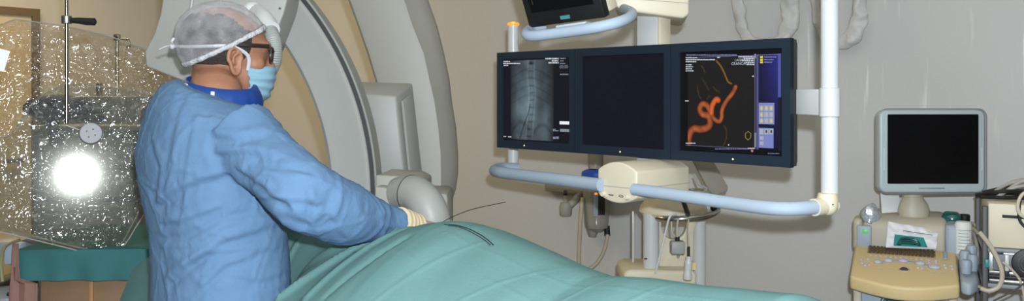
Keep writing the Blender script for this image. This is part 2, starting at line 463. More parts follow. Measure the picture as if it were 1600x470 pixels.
# right screen: 3D reconstruction of a vessel
t, rc, sc, zc = bank_monitor(2, 'right of three bank monitors, showing an orange vessel on black')
def zp(x, y): return (1050+x/2.238, 60+y/2.238)
main = smooth2(pl([zp(*q) for q in ((50,372),(56,335),(72,316),(96,318),(118,312),(128,296),(122,272),(100,264),(92,246),(100,230),(116,234),(126,250),(132,268),(146,285),(160,290),(168,276),(170,250),(182,224),(200,200),(212,182),(217,170))]))
knob = smooth2(pl([zp(*q) for q in ((132,262),(134,240),(142,222),(150,213),(156,216))]))
thin = smooth2(pl([zp(*q) for q in ((150,78),(166,98),(178,122),(190,150),(202,158))]))
faint = [smooth2(pl([zp(*q) for q in c])) for c in (((100,140),(112,160),(122,180)),((95,210),(88,196),(84,170)),((118,212),(124,202),(128,204)),((174,375),(184,350),(184,318),(176,306)),((140,170),(150,182),(160,186)),((110,120),(104,105),(98,96)))]
xa = on_rack(*zp(290,200))[0]; xb = on_rack(*zp(298,200))[0]; xc = on_rack(*zp(366,200))[0]; xd = on_rack(*zp(376,200))[0]
xl = on_rack(*zp(50,200))[0]
zt_ = on_rack(*zp(300,55))[1]; zb_ = on_rack(*zp(300,390))[1]
def vs_(s, z):
    c = (12,12,12)
    v = (zt_-z)/(zt_-zb_)
    if v < 0 or v > 1: return (4,4,6)
    if s > xb and s < xd:
        k = min(1, max(0, (s-xb)/(xc-xb))); b = .35+.65*k
        if s > xc: return (84,88,160) if v < .45 else (22,22,40)
        dn = max(.15, 1-.75*max(0,(v-.15)/.85)) if v < .97 else .1
        return (34*b*dn+8, 36*b*dn+9, 110*b*dn+16)
    if s >= xa and s <= xb: return (64,64,112)
    if s > xd or s < xl: return (4,4,6)
    c = [27,25,23]
    d, tt = dist_pl(s, z, thin)
    if d < .006:
        k = math.exp(-(d/.0025)**2); c = [c[0]+k*120, c[1]+k*80, c[2]+k*8]
    for f in faint:
        d, tt = dist_pl(s, z, f)
        k = math.exp(-(d/.0022)**2)*(.4+.6*abs(noise.noise(V((s*90,z*90,0))))); c = [c[0]+k*70, c[1]+k*55, c[2]+k*5]
    d, tt = dist_pl(s, z, main); w = .0125-.0055*tt
    if tt > .62: w = .0075
    if d < w:
        q = math.sqrt(max(0, 1-(d/w)**2)); e = .75+.25*noise.noise(V((s*60,z*60,4)))
        c = [46+150*q*e, 18+92*q**1.6*e, 8+54*q**2.2*e]
    d, tt = dist_pl(s, z, knob)
    if d < .0095:
        q = math.sqrt(max(0, 1-(d/.0095)**2)); c2 = [60+150*q, 22+80*q**1.5, 8+42*q**2]
        if c2[0] > c[0]: c = c2
    return c
mb, cols = screen_grid(rc, 230, 210, vs_)
so = part('screen', mb, VCM, t, 'lit screen with an orange vessel and a blue side panel'); put_cols(so, cols)
stext('LAGIRAUD', zp(219,80)[0], zp(219,80)[1], .0105, M['text'], t, 'caption_text')
stext('CRANCAUD', zp(207,93)[0], zp(207,93)[1], .0115, M['text'], t, 'caption_text')
def zb(x0,y,x1,h,sd): 
    a = zp(x0,y); b = zp(x1,y); return dashes(a[0],a[1],b[0],h,seed=sd)
for m_ in (zb(48,67,88,2,1), zb(48,74,150,2,2), zb(48,81,86,2,3), zb(48,92,70,1.8,4), zb(48,99,74,1.8,5), zb(48,106,70,1.8,6), zb(48,113,76,1.8,7),
     zb(232,64,288,2,8), zb(250,70,288,2.2,9), zb(245,77,288,2.2,10), zb(256,84,288,2,11), zb(262,91,288,2.2,12), zb(265,384,290,1.8,14), zb(48,366,82,1.6,15),
     zb(46,218,58,2,16), zb(280,132,288,2,17), zb(196,372,200,2,18), zb(158,66,168,2.4,19)): part('caption_text', m_, M['text'], t)
for m_ in (zb(50,58,226,2,20), zb(150,386,270,1.5,21), zb(322,65,366,1.8,22), zb(322,74,356,1.8,23), zb(322,83,350,1.8,24), zb(335,402,375,1.5,25)): part('menu_text', m_, M['textblue'], t)
part('window_line', join(sbar(*zp(48,61),*zp(378,62.4)), sbar(*zp(289.5,60),*zp(291,385)), sbar(*zp(297,60),*zp(298.5,385)), sbar(*zp(48,379),*zp(290,380))), M['textblue'], t)
part('scroll_bar', sbar(*zp(288,330),*zp(294,380)), M['textdim'], t)
part('scroll_button', sbar(*zp(288,54),*zp(294,70)), M['textdim'], t)
my = mat('screen_yellow', (0,0,0), .6, emit=((235,215,60), .85)); mp_ = mat('screen_panel', (0,0,0), .6, emit=((128,138,205), .85)); mg_ = mat('screen_tile', (0,0,0), .6, emit=((176,180,190), .85))
for k in range(3): part('folder_icon', sbar(*zp(308,62+k*9),*zp(318,69+k*9)), my, t)
part('tool_panel', join(sbar(*zp(303,225),*zp(358,300)), sbar(*zp(303,313),*zp(355,383))), mp_, t)
mbt = MB(); gold_syms = []; dark_syms = []
for r_ in range(3):
    for c_ in range(3):
        q0 = zp(306+c_*17, 235+r_*22); q1 = zp(320+c_*17, 253+r_*22)
        mbt = join(mbt, sbar(*q0, *q1, d=.0070))
        if (r_, c_) not in ((1,1),(1,2),(2,1)): gold_syms.append(sbar(q0[0]+2,q0[1]+2,q1[0]-2,q1[1]-2, d=.0066))
for c_ in range(3):
    q0 = zp(306+c_*17, 316); q1 = zp(320+c_*17, 335); mbt = join(mbt, sbar(*q0, *q1, d=.0070))
    if c_: dark_syms.append(sbar(q0[0]+2,q0[1]+2,q1[0]-2,q1[1]-2, d=.0066))
for r_ in range(2): 
    q0 = zp(307, 342+r_*18); q1 = zp(320, 354+r_*18); mbt = join(mbt, sbar(*q0, *q1, d=.0070))
part('tool_tile', mbt, mg_, t); 
for m_ in gold_syms: part('tool_symbol', m_, my, t)
mdk = mat('screen_dark', (10,10,14), .6)
for m_ in dark_syms: part('dark_symbol', m_, mdk, t, 'dark tool symbol')
hx = [on_rack(*zp(266+11*math.sin(q)*(.9 if k%2 else 1), 340+15*math.cos(q)), .0066) for k, q in enumerate([i*math.pi/3 for i in range(7)])]
part('cube_icon', MB().tube([R(a,.0066,b) for a,b in hx], .0011, 6), mat('screen_olive', (0,0,0), .6, emit=((140,130,30), .8)), t)
part('round_icon', disc(*zp(280,393), 2.2), mat('screen_red', (0,0,0), .6, emit=((205,120,130), .8)), t)

# ------------------------------------------------------------------ suspension frame that carries the bank
sf = thing('suspension_frame', 'white ceiling frame with pale blue bumper rail carrying the three screens', 'monitor mount', R(.6,.1,CE))
# posts
pL = V(P(802, 145, 3.42)); pR = V(P(1296.5, 145, 2.25))
zl0 = EYE-(262-HY)/F*3.42; zl1 = EYE-(40-HY)/F*3.42
part('post', MB().cyl(V((pL.x,pL.y,zl0-.02)), V((pL.x,pL.y,zl1)), .0215, 24), M['white'], sf)
lamp = part('signal_lamp', MB().lathe((pL.x,pL.y,zl1), [(.0225,0),(.0235,.002),(.0235,.009),(.019,.012),(.004,.013)], 24), M['orange'], sf, 'glowing orange lamp on the post top')
part('bulb', MB().ball((pL.x,pL.y-.004,zl1+.0115), (.010,.010,.003), nu=12, nv=8), M['orangehot'], lamp)
zr0 = EYE-(318-HY)/F*2.25
part('post', MB().cyl(V((pR.x,pR.y,zr0)), V((pR.x,pR.y,CE)), .0225, 28), M['white'], sf)
# clamp from right monitor to right post
cz = EYE-(160-HY)/F*2.25
mb = MB().lathe((pR.x,pR.y,cz-.038), [(.0235,0),(.0265,.002),(.0265,.074),(.0235,.076)], 28)
q = R(1.218, .03, cz)
mb.prism([q+UZ*-.035, V((pR.x,pR.y+.01,cz-.035)), V((pR.x,pR.y+.01,cz+.035)), q+UZ*.035], B_*.02, .003)
part('clamp', mb, M['white'], sf)
# bumper rail
zc_ = lambda py, D: EYE-(py-HY)/F*D
left_rail = spline([V((pL.x+.02,pL.y-.02,zl0)), P(783,262,3.36), P(772.5,266,3.24), P(780,269,3.13), P(800,271.5,3.05), P(860,279,2.86), P(940,289,2.64)], 8)
part('bumper_rail', MB().tube(left_rail, .0205, 16), M['bluefoam'], sf)
part('rail_fitting', MB().lathe((pL.x,pL.y,zl0-.03), [(.006,0),(.024,.004),(.026,.03),(.0215,.04)], 24), M['white'], sf)
right_rail = spline([P(990,295.5,2.56), P(1060,305,2.44), P(1130,315.5,2.33), P(1190,323.5,2.235), P(1225,326,2.2), P(1255,325,2.2), P(1288,322,2.225)], 8)
part('bumper_rail', MB().tube(right_rail, .0178, 18), M['bluefoam'], sf)
jc = P(1293,321,2.235)
mb = MB().ball(jc, (.026,.026,.025), nu=22, nv=16).cyl(jc+V((-.004,0,0)), P(1272,324,2.213), .0225, 22).cyl(jc, jc+V((.024,.01,0)), .016, 18)
mb.lathe(jc, [(.027,0),(.027,.02),(.0235,.032)], 24)
part('corner_joint', mb, M['cream'], sf)
part('screw', MB().cyl(jc+V((.004,-.0255,.006)), jc+V((.004,-.0275,.006)), .002, 10), M['brown'], sf)
# centre housing: rounded barrel face, long side running back
hs0, hz0 = on_rack(995, 250)
def hp(px, py, D): return P(px,py,D)
cornr = V(((995-CX)/F*2.55, 2.55, 0))
zbt, ztp = zc_(318,2.55), zc_(268,2.55)
W_, L_ = .155, .262
prof = []
hm = (zbt+ztp)/2
for k in range(15):
    u = -1+2*k/14; prof.append((-W_/2-u*W_/2, ztp-.002+.026*(1-u*u)))   # top arc right->left
for k in range(15):
    u = 1-2*k/14; prof.append((-W_/2-u*W_/2, zbt+.016-.022*(1-u*u)))
poly = [cornr+A_*s+UZ*z for s, z in prof]
mb = MB().prism(poly, B_*L_, .006, 3); hou = part('centre_housing', mb, M['cream'], sf)
sm_ = [cornr+A_*s*1.006+UZ*(hm-.004)+B_*d for s, d in ((-W_,.05),(-W_,-.0005),(0,-.0005),(0,L_))]
part('seam', MB().tube(sm_, .0011, 6, up=UZ), M['grey'], hou)
for s, z in ((-.128,.018),(-.033,.016)):
    part('knob', MB().lathe(cornr+A_*s+UZ*(zbt+z)-B_*.012, [(.006,0),(.008,.003),(.008,.013)], 16, (A_,UZ,B_)), M['cream'], hou)
part('slot_mark', join(MB().box(cornr+A_*-.1+UZ*(zbt+.017)-B_*.001, (.018,.002,.003), RX)), M['seam'], hou)
part('slot_mark', MB().tube([cornr+A_*(-.06+.008*math.cos(q))+UZ*(zbt+.017+.003*math.sin(q))-B_*.001 for q in [2*math.pi*k/14 for k in range(14)]], .001, 6, close=True), M['seam'], hou)
# central column: from ceiling box down behind the screens into the housing
colc = on_rack(1040, 150, .16)[0]
part('column', MB().box(R(colc, .085, 1.525), (.085,.05,.73), RX, .004), M['white'], sf)
part('column_cover', MB().box(R(colc+.049, .088, 1.62), (.012,.055,.5), RX, .003), M['cream'], sf, 'cream side cover of the column')
for s in (.2, .61, 1.02): part('mounting_plate', MB().box(R(s, .067, 1.42), (.09,.016,.12), RX, .003), M['darkgrey'], sf)
part('mounting_bar', MB().box(R(.61,.09,1.42), (1.1,.03,.06), RX, .004), M['darkgrey'], sf)
# ceiling box above
bx = P(1018, 8, 2.72)
part('carriage_box', MB().prism([P(958,-70,2.72), P(1077,-70,2.72), P(1077,22,2.72), P(1068,29,2.72), P(975,17,2.72), P(958,8,2.72)], V((.05,.32,0)), .008, 3), M['cream'], sf)
part('seam', MB().tube([P(958,-4,2.715), P(1078,5,2.715)], .001, 6), M['grey'], sf)
part('hanger_pole', MB().cyl(P(1018,-60,2.85), V((P(1018,0,2.85).x, 2.85, CE)), .04, 24), M['white'], sf)
# small tilted monitor on top with its own bumper
um = thing('monitor', 'small tilted black monitor above the row of three screens', 'monitor', P(890,20,2.5))
def up_pt(u, v, w=0.0):
    # u across 0..1 , v up 0..1 from the bottom edge, w depth away
    bl = P(827,43.5,2.58); br = P(946,27.5,2.42)
    ex = br-bl; upv = (V((-.115,-.10,.40))).normalized(); nn = ex.normalized().cross(upv).normalized()
    if nn.y < 0: nn = -nn
    return bl+ex*u+upv*(v*.27)+nn*w
def slab(u0,u1,v0,v1,w0,w1,bev=.004):
    return MB().prism([up_pt(u0,v0,w0), up_pt(u1,v0,w0), up_pt(u1,v1,w0), up_pt(u0,v1,w0)], up_pt(0,0,w1)-up_pt(0,0,w0), bev)
part('bezel', slab(0,1,0,1,0,.03), M['black'], um)
part('screen', slab(.09,.9,.16,.9,-.0015,.002,0), M['screen_black'], um)
part('rear_cover', slab(.02,1.0,.03,1,.03,.085,.006), M['cream'], um, 'cream rear cover')
lg = part('badge', slab(.45,.57,.045,.085,-.003,.001,0), mat('teal_badge', (70,130,132), .4), um, 'small teal badge under the screen')
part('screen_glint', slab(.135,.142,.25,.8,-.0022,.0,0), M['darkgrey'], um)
rail = spline([P(850,40,2.62), P(829,46,2.60), P(822,53,2.53), P(834,56,2.48), P(880,50.5,2.42), P(930,43,2.36), P(965,35,2.36), P(984,27,2.42), P(987,20,2.52), P(975,14,2.66)], 8)
part('bumper_rail', MB().tube(rail, .0155, 16), M['bluefoam'], um, 'pale blue bumper rail')
part('tray', MB().prism([P(868,44,2.45), P(914,38,2.43), P(916,33,2.43), P(868,40,2.45)], V((.03,.05,0)), .002), M['bluefoam'], um)
part('support_arm', MB().tube([up_pt(.6,.5,.08), P(1000,-5,2.8)], .03, 14), M['cream'], um)

# ------------------------------------------------------------------ C-arm X-ray machine
ca = thing('c_arm_machine', 'pale grey C-arm X-ray machine arching behind the doctor', 'X-ray machine', P(560,600,2.9)*1.0)
ca.location = (P(620,0,2.95).x, 2.95, 0)
D1 = 2.72; cen = P(98,306,D1)
def arcring(r0, r1, y0, y1, a0, a1, n=70, prof=None):
    rings = []
    for k in range(n+1):
        q = math.radians(a0+(a1-a0)*k/n); e = V((math.cos(q),0,math.sin(q)))
        if prof: rings.append([cen+e*r+UY*y for r, y in prof])
        else: rings.append([cen+e*r0+UY*y0, cen+e*r1+UY*y0, cen+e*r1+UY*y1, cen+e*r0+UY*y1])
    return MB().loft(rings)
k1 = D1/F
ri, ro = 417*k1, 481*k1
w = ro-ri
part('c_arm_ring', arcring(0,0,0,0,-14,128,110, [(ri+.004,.05),(ri,.04),(ri,.012),(ri+.01,.001),(ri+.02,0),(ro-.026,0),(ro-.016,-.004),(ro-.004,-.004),(ro,0),(ro,.05)]), M['casing'], ca)
part('ring_groove', arcring(ro-.01,ro+.012,.006,.05,-14,128,110), M['seam'], ca, 'black groove along the ring')
part('outer_rail', arcring(0,0,0,0,-14,128,110, [(ro+.011,.008),(ro+.014,.004),(ro+.019,.01),(ro+.019,.12),(ro+.006,.125),(ro-.05,.125),(ro-.05,.04),(ro+.009,.04)]), M['casing'], ca)
# scratch and bolts on the ring, detector housing at upper left
hd = [(455,-130),(452,-20),(449,0),(443,22),(433,48),(428,60),(410,100),(380,125),(320,140),(228,104),(226,80),(240.5,52.6),(250,22),(253.5,0),(254,-60),(250,-130)]
D2 = 2.58
det = part('detector_housing', MB().prism([P(x,y,D2) for x,y in hd], V((0,.16,0)), .006, 3), M['casing'], ca)
for x0,x1 in ((300,299),(345,348)):
    part('ridge', MB().tube([P(x0,-100,D2-.001), P(x0,2,D2-.001), P(x1-4,40,D2+.002)], .006, 8), M['casing'], det)
part('bolt', MB().lathe(P(437,13,D2-.003), [(.0035,0),(.0035,.004)], 12, (UX,UZ,UY)), M['darkgrey'], det)
# second, larger arm behind
D3 = 3.25
st = [ # y, left edge x, ridge x, outer x
 (-150,470,580,612),(-90,505,605,640),(-40,529,621,657),(0,544,632.5,669),(41,559,646,683.5),(83,573.5,663,694),(124,586,672,702.5),(160,594,680,706.5),
 (200,601,686,713),(240,606,689.5,716),(270,609,690,716),(295,612,690,712.5),(312,616,689,707),(325,622,686.5,700),(333,630,684,693),(338,640,680,686)]
rings = []
for i in range(len(st)-1):
    for k in range(4):
        t_ = k/4; a = [st[i][j]+(st[i+1][j]-st[i][j])*t_ for j in range(4)]
        y, l, r_, o = a
        rings.append([P(l,y,D3+.02), P(l+3,y,D3+.004), P(l+8,y,D3), P(r_-3,y,D3), P(r_-1,y,D3+.001), P(r_+2,y,D3+.012), P((r_+o)/2,y,D3+.05), P(o-4,y,D3+.09), P(o,y,D3+.13), P(o,y,D3+.2), P(l,y,D3+.2)])
part('outer_arm', MB().loft(rings), M['casing2'], ca)
# ridge swelling at lower end
# collimator box
D4 = 3.02
f = [P(561,146,D4), P(619,150,D4), P(634,300,D4), P(572,300,D4)]
bk = [P(557,127,D4+.14), P(645,129.5,D4+.16), P(664,300,D4+.16), P(572,300,D4+.14)]
bm = bmesh.new(); vv = [bm.verts.new(p) for p in f+bk]
for ix in ((0,1,2,3),(7,6,5,4),(0,4,5,1),(1,5,6,2),(2,6,7,3),(3,7,4,0)): bm.faces.new([vv[i] for i in ix])
bmesh.ops.recalc_face_normals(bm, faces=bm.faces[:]); bmesh.ops.bevel(bm, geom=bm.edges[:], offset=.008, segments=3, affect='EDGES', profile=.5)
cb = part('tube_housing', MB().take(bm), M['casing'], ca)
part('side_panel', MB().prism([P(626,158,D4+.02), P(641,146,D4+.11), P(657,296,D4+.11), P(640,298,D4+.02)], V((.01,-.004,0)), .003), M['casing'], cb)
# base plates and elbow
part('elbow_base', MB().prism([P(586,273,2.72), P(640,276,2.72), P(655,284,2.72), P(655,352,2.72), P(586,352,2.72)], V((.02,.22,0)), .008, 3), M['casing2'], ca)
part('mount_plate', MB().prism([P(586,291,2.66), P(632,297,2.66), P(640,330,2.66), P(640,372,2.66), P(586,372,2.66)], V((.01,.06,0)), .005, 2), M['casing2'], ca)
ep = spline([P(622,303,2.68), P(634,301,2.66), P(650,304,2.63), P(664,317,2.6), P(673,336,2.59), P(676,352,2.59), P(677,372,2.59)], 8)
er = [.050+.006*min(1,i/12) for i in range(len(ep))]
part('elbow', MB().tube(ep, er, 28), M['casing'], ca)
i0 = 12
part('elbow_seam', MB().tube([ep[i0]-(ep[i0+1]-ep[i0]).normalized()*.0012, ep[i0]+(ep[i0+1]-ep[i0]).normalized()*.0012], er[i0]+.0009, 28), M['seam'], ca)
part('elbow_ring', MB().tube([P(676,346,2.59), P(677,380,2.59)], .0595, 28), M['grey'], ca)
for x, y in ((637,318),(620,293)):
    part('bolt', MB().ball(P(x,y,2.602 if x>630 else 2.655), (.0045,.004,.0045), nu=10, nv=8), M['grey'], ca)
part('stand_column', MB().box((P(660,0,3.1).x, 3.15, .55), (.2,.25,1.1), bevel=.02), M['casing2'], ca)
part('floor_base', MB().box((P(660,0,3.1).x, 3.1, .05), (.5,.6,.1), bevel=.02), M['casing2'], ca)
# white connector and corrugated hose
cn = MB()
cn.tube(spline([P(397,18,2.56), P(405,24,2.5), P(413,34,2.44), P(421,48,2.40)], 5), [.026,.027,.028,.028,.028,.028,.029,.029,.029,.030,.030,.030,.030,.030,.030,.030], 22)
cn.ball(P(395,16,2.54), (.03,.04,.026), nu=18, nv=12)
part('hose_connector', cn, M['white'], ca)
hp_ = spline([P(420,45,2.41), P(427,62,2.38), P(429.5,80,2.37), P(427,97,2.38), P(420,112,2.42), P(405,128,2.50), P(380,150,2.58)], 20)
hr = [.0205+.0016*math.sin(i*2.1) for i in range(len(hp_))]
part('corrugated_hose', MB().tube(hp_, hr, 18), M['hosegrey'], ca, 'grey corrugated hose in front of the face', angle=80)

# ------------------------------------------------------------------ operating table + drape
TO = V((-.23, 1.95, 0))
def T(s, d, z): return TO+A_*s+B_*d+UZ*z
ot = thing('operating_table', 'operating table hidden under the teal patient drape', 'operating table', T(-.1,.02,0))
part('tabletop', MB().box(T(-.02,.02,.93), (1.84,.34,.06), RX, .015), M['grey'], ot)
part('pedestal', MB().box(T(-.3,.04,.47), (.4,.3,.86), RX, .02), M['casing2'], ot)
part('base', MB().box(T(-.3,.04,.04), (.9,.38,.08), RX, .015), M['casing2'], ot)
sil = [(150,330),(235,338),(300,340),(380,345),(445,349),(500,358),(560,368),(620,365),(645,356),(668,349),(695,346),(715,347),(740,354),(800,381),(860,409),(925,432),(1000,436),(1100,449),(1200,459),(1262,464)]
def ridge_z(s):
    p = T(s,0,0); px = CX+F*p.x/p.y; y = interp(sil, px)[0]
    return EYE-(y-HY)/F*p.y
crease_lines = [ # (s,d) lines of pressed folds in the cloth, height, width
 ([(-.02,-.02),(-.17,-.34)], .012, .012), ([(-.015,-.03),(-.165,-.34)], .006, .003), ([(.03,-.03),(-.02,-.36)], .010, .012), ([(.0,-.02),(-.30,-.20)], .012, .02),
 ([(.12,-.10),(.05,-.36)], -.007, .012), ([(.125,-.10),(.06,-.36)], .003, .0025), ([(-.42,-.05),(-.30,-.34)], .010, .010), ([(.30,-.02),(.22,-.3)], .002, .004), ([(.5,.02),(.34,-.3)], .0018, .003),
 ([(.62,.02),(.52,-.25)], .0018, .003), ([(.75,.03),(.66,-.2)], .0018, .003), ([(-.2,-.10),(.25,-.16)], .0015, .004), ([(.2,-.06),(.9,-.05)], .0014, .003), ([(.4,-.12),(.9,-.14)], .0014, .003)]
def d2(s, d, a, b):
    dx, dz = b[0]-a[0], b[1]-a[1]; t = max(0, min(1, ((s-a[0])*dx+(d-a[1])*dz)/(dx*dx+dz*dz)))
    return math.hypot(s-a[0]-dx*t, d-a[1]-dz*t)
def drape_pt(s, q):
    """q in -1..1 across: -.6..+.6 is the top, beyond that it hangs"""
    zr = ridge_z(min(s, .955)); 
    a = abs(q); sg = -1 if q < 0 else 1
    if a < .62:
        d = a/.62*.27; z = zr-.125*(d/.27)**1.7
    else:
        h = (a-.62)/.38; d = .27+.05*min(1, h*4)+.02*math.sin(s*17+sg)*h; z = zr-.125-.03*min(1,h*5)-.36*h
    if sg > 0: z -= 0
    d *= sg
    if sg < 0: d *= 1-.52*math.exp(-((s+.37)/.17)**4)      # pushed in where the doctor leans on it
    z2 = 0
    for pts, hgt, wd in crease_lines:
        e = d2(s, d, pts[0], pts[1])
        z2 += hgt*math.exp(-(e/wd)**2)*(1 if a < .62 else .4)
    n = noise.noise(V((s*5, d*5, 1)))*.008+noise.noise(V((s*12, d*7, 5)))*.004
    n += .005*(abs(noise.noise(V((s*4+d*2, d*3, 9)))))
    z += (z2+n)*min(1, .25+abs(d)*9 if d < 0 else .25)
    if s > .93:
        z -= ((s-.93)/.06)**2*.12
    return T(s, d, z)
mb = MB(); ns, nq = 430, 190; vs = []; fs = []
for i in range(ns+1):
    s = -1.0+2.02*i/ns
    for j in range(nq+1): vs.append(drape_pt(s, -1+2*j/nq))
for i in range(ns):
    for j in range(nq):
        a = i*(nq+1)+j; fs.append((a, a+nq+1, a+nq+2, a+1))
mb.add(vs, fs)
single('surgical_drape', mb, M['drape'], 'teal surgical drape over the patient table, in front of the doctor', 'drape', angle=60)
# guide wires: laid onto the cloth
def on_drape(px, py):
    D = 1.2
    while D < 2.2:
        p = P(px, py, D); r = p-TO; s, d = r.dot(A_), r.dot(B_)
        if abs(d) < .27 and p.z <= drape_pt(s, d/.27*.62).z+.002: return p+UZ*.003-UY*.004
        D += .003
    return P(px, py, 1.93)
for nm, pts, lb in (('guidewire', [P(686,350,1.93), P(700,342,1.93), P(720,333,1.98), P(745,325,2.02), P(790,315.5,2.08)], 'thin black guidewire rising off the drape towards the screens'),
               ('guidewire', [on_drape(*q) for q in ((694,352),(712,353),(730,358),(745,365),(758,373),(771,384))], 'thin black guidewire curving down over the teal drape')):
    single(nm, MB().tube(spline(pts, 6), .0009, 6), M['wire'], lb, 'wire', group='guidewires on the drape')
single('guidewire', MB().tube(spline([on_drape(*q) for q in ((700,354),(714,355),(728,360),(742,367),(755,375),(766,384))], 6), .0007, 6), M['wire'], 'shorter thin wire lying just inside the one curving over the drape', 'wire', group='guidewires on the drape')

# ------------------------------------------------------------------ the doctor
MZ = 2.0
man = thing('person', 'person in blue surgical gown, cap and mask leaning over the draped table', 'person', (P(335,0,2.0).x, 2.0, 0))
Fw = B_; Rt = A_
def tz(py, D=MZ): return EYE-(py-HY)/F*D
def ell(c, hw, hd, n=36, sq=2.3, slope=0.0):
    o = []
    for k in range(n):
        q = 2*math.pi*k/n; cs, sn = math.cos(q), math.sin(q)
        cs = math.copysign(abs(cs)**(2/sq), cs); sn = math.copysign(abs(sn)**(2/sq), sn)
        pt = Rt*cs*hw+Fw*sn*hd; o.append(c+pt-UZ*slope*pt.x)
    return o
def stations(tab, n=5):
    out = []
    pts = [V((a,b,c)) for a,b,c,d in tab]; ds = [V((a,d,0)) for a,b,c,d in tab]
    return out
HB = P(354, 84, 2.12)                       # head centre
hf = V((math.cos(math.radians(30)), math.sin(math.radians(30)), -.07)).normalized()
hr_ = hf.cross(UZ).normalized()             # his right, towards the camera
hu = hr_.cross(hf).normalized()
HA = (hf, hr_, hu)
def H(f, r, u): return HB+hf*f+hr_*r+hu*u
# --- body: head, neck, trunk, arms, legs as one skin
b = MB()
b.ball(H(-.012,0,.030), (.100,.077,.084), HA, 28, 20)
b.ball(H(.030,0,.012), (.070,.068,.080), HA, 24, 16)
b.ball(H(.040,0,-.045), (.052,.056,.070), HA, 22, 16)
b.ball(H(.052,0,-.085), (.040,.042,.030), HA, 20, 14)
b.ball(H(.005,0,-.055), (.060,.060,.050), HA, 20, 14)
b.tube([H(.086,0,.016), H(.104,0,-.016), H(.112,0,-.034)], [.010,.014,.016], 12)          # nose
b.ball(H(.101,.012,-.036), (.012,.010,.009), HA, 12, 8); b.ball(H(.101,-.012,-.036), (.012,.010,.009), HA, 12, 8)
b.ball(H(.082,.028,.028), (.020,.026,.010), HA, 14, 10); b.ball(H(.082,-.028,.028), (.020,.026,.010), HA, 14, 10)  # brows
b.ball(H(.092,0,-.066), (.012,.022,.008), HA, 14, 10); b.ball(H(.090,0,-.080), (.012,.020,.008), HA, 14, 10)       # lips
b.ball(H(.080,0,-.104), (.016,.022,.014), HA, 14, 10)                                                            # chin
for sg in (1,-1):
    b.ball(H(.060,.046*sg,-.022), (.026,.018,.020), HA, 14, 10)                                                   # cheeks
nb = V((P(330,155,2.03).x, 2.03, tz(155)))
b.tube(spline([H(-.012,0,-.02), H(-.020,0,-.075), nb+Fw*.01+UZ*.0, nb-UZ*.06], 5), [.060]*6+[.062]*5+[.07]*5, 22)
TR = [ (158,325,.10,.07),(185,322,.15,.09),(210,322,.180,.105),(260,325,.178,.112),(320,335,.16,.112),(380,343,.155,.115),(440,344,.16,.118),(520,343,.17,.12)]
def rings_of(tab, n=6):
    rs = []
    for i in range(len(tab)-1):
        for k in range(n):
            t = k/n; y,cx,hw,hd = (tab[i][j]+(tab[i+1][j]-tab[i][j])*t for j in range(4)); rs.append((y,cx,hw,hd))
    rs.append(tab[-1]); return [ell(V((P(cx,0,MZ).x, MZ, tz(y))), hw, hd, slope=max(0,min(.36,(200-y)/52*.36))) for y,cx,hw,hd in rs]
b.loft(rings_of(TR))
Sr = V((-.572,1.87,1.325)); Er = P(480,306,1.78); Wr = P(630,348,2.0)
Sl = V((-.815,2.10,1.345)); El = V((-.70,2.33,1.22)); Wl = V((-.46,2.30,1.13))
b.tube(spline([Sr-Rt*.03, Sr, (Sr+Er)/2, Er, (Er+Wr)/2, Wr],4), [.055]*8+[.042]*4+[.036]*4+[.028]*4+[.024], 16)
b.tube(spline([Sl+Rt*.03, Sl, (Sl+El)/2, El, (El+Wl)/2, Wl],4), [.055]*8+[.046]*4+[.042]*4+[.034]*4+[.028], 16)
hipc = V((P(343,0,MZ).x, MZ, 0))
for sg in (1,-1):
    hx_ = hipc+Rt*.09*sg
    b.tube([hx_+UZ*.93, hx_+UZ*.70+Fw*.01, hx_+UZ*.48, hx_+UZ*.30-Fw*.015, hx_+UZ*.08], [.088,.078,.056,.055,.038], 18)
    b.tube([hx_+UZ*.045-Fw*.06, hx_+UZ*.045+Fw*.06, hx_+UZ*.03+Fw*.15], [.036,.04,.028], 14)
eye_s = (H(.088,.031,.004))
def skin_d(v, n):
    return v
body = part('body', remeshed(b, .006, 5, skin_d), M['skin'], man, angle=180)
# ears
for sg in (1,-1):
    e = MB(); c = H(.004,.079*sg,-.018)
    out = [c+hf*(.017*math.cos(q)*(1.0 if math.sin(q) > 0 else .75)-.004*math.sin(q))+hu*(.031*math.sin(q)-.002)+hr_*sg*(.006+.006*math.cos(q+math.pi)) for q in [2*math.pi*k/28 for k in range(28)]]
    e.tube(out, .0052, 10, close=True)
    e.ball(c-hr_*sg*.002, (.014,.006,.026), HA, 16, 12)
    e.tube(spline([c+hf*.006+hu*.018+hr_*sg*.006, c-hf*.005+hu*.006+hr_*sg*.007, c-hf*.002-hu*.012+hr_*sg*.006],5), .0038, 8)
    e.ball(c-hu*.029+hf*.004+hr_*sg*.003, (.0085,.006,.009), HA, 12, 8)
    part('ear', remeshed(e, .0022, 3), M['skin'], man, angle=180)
# eyes
for sg in (1,-1):
    part('eye', MB().ball(H(.075,.031*sg,.006), (.012,.011,.010), HA, 16, 12), M['strap'], man)
    
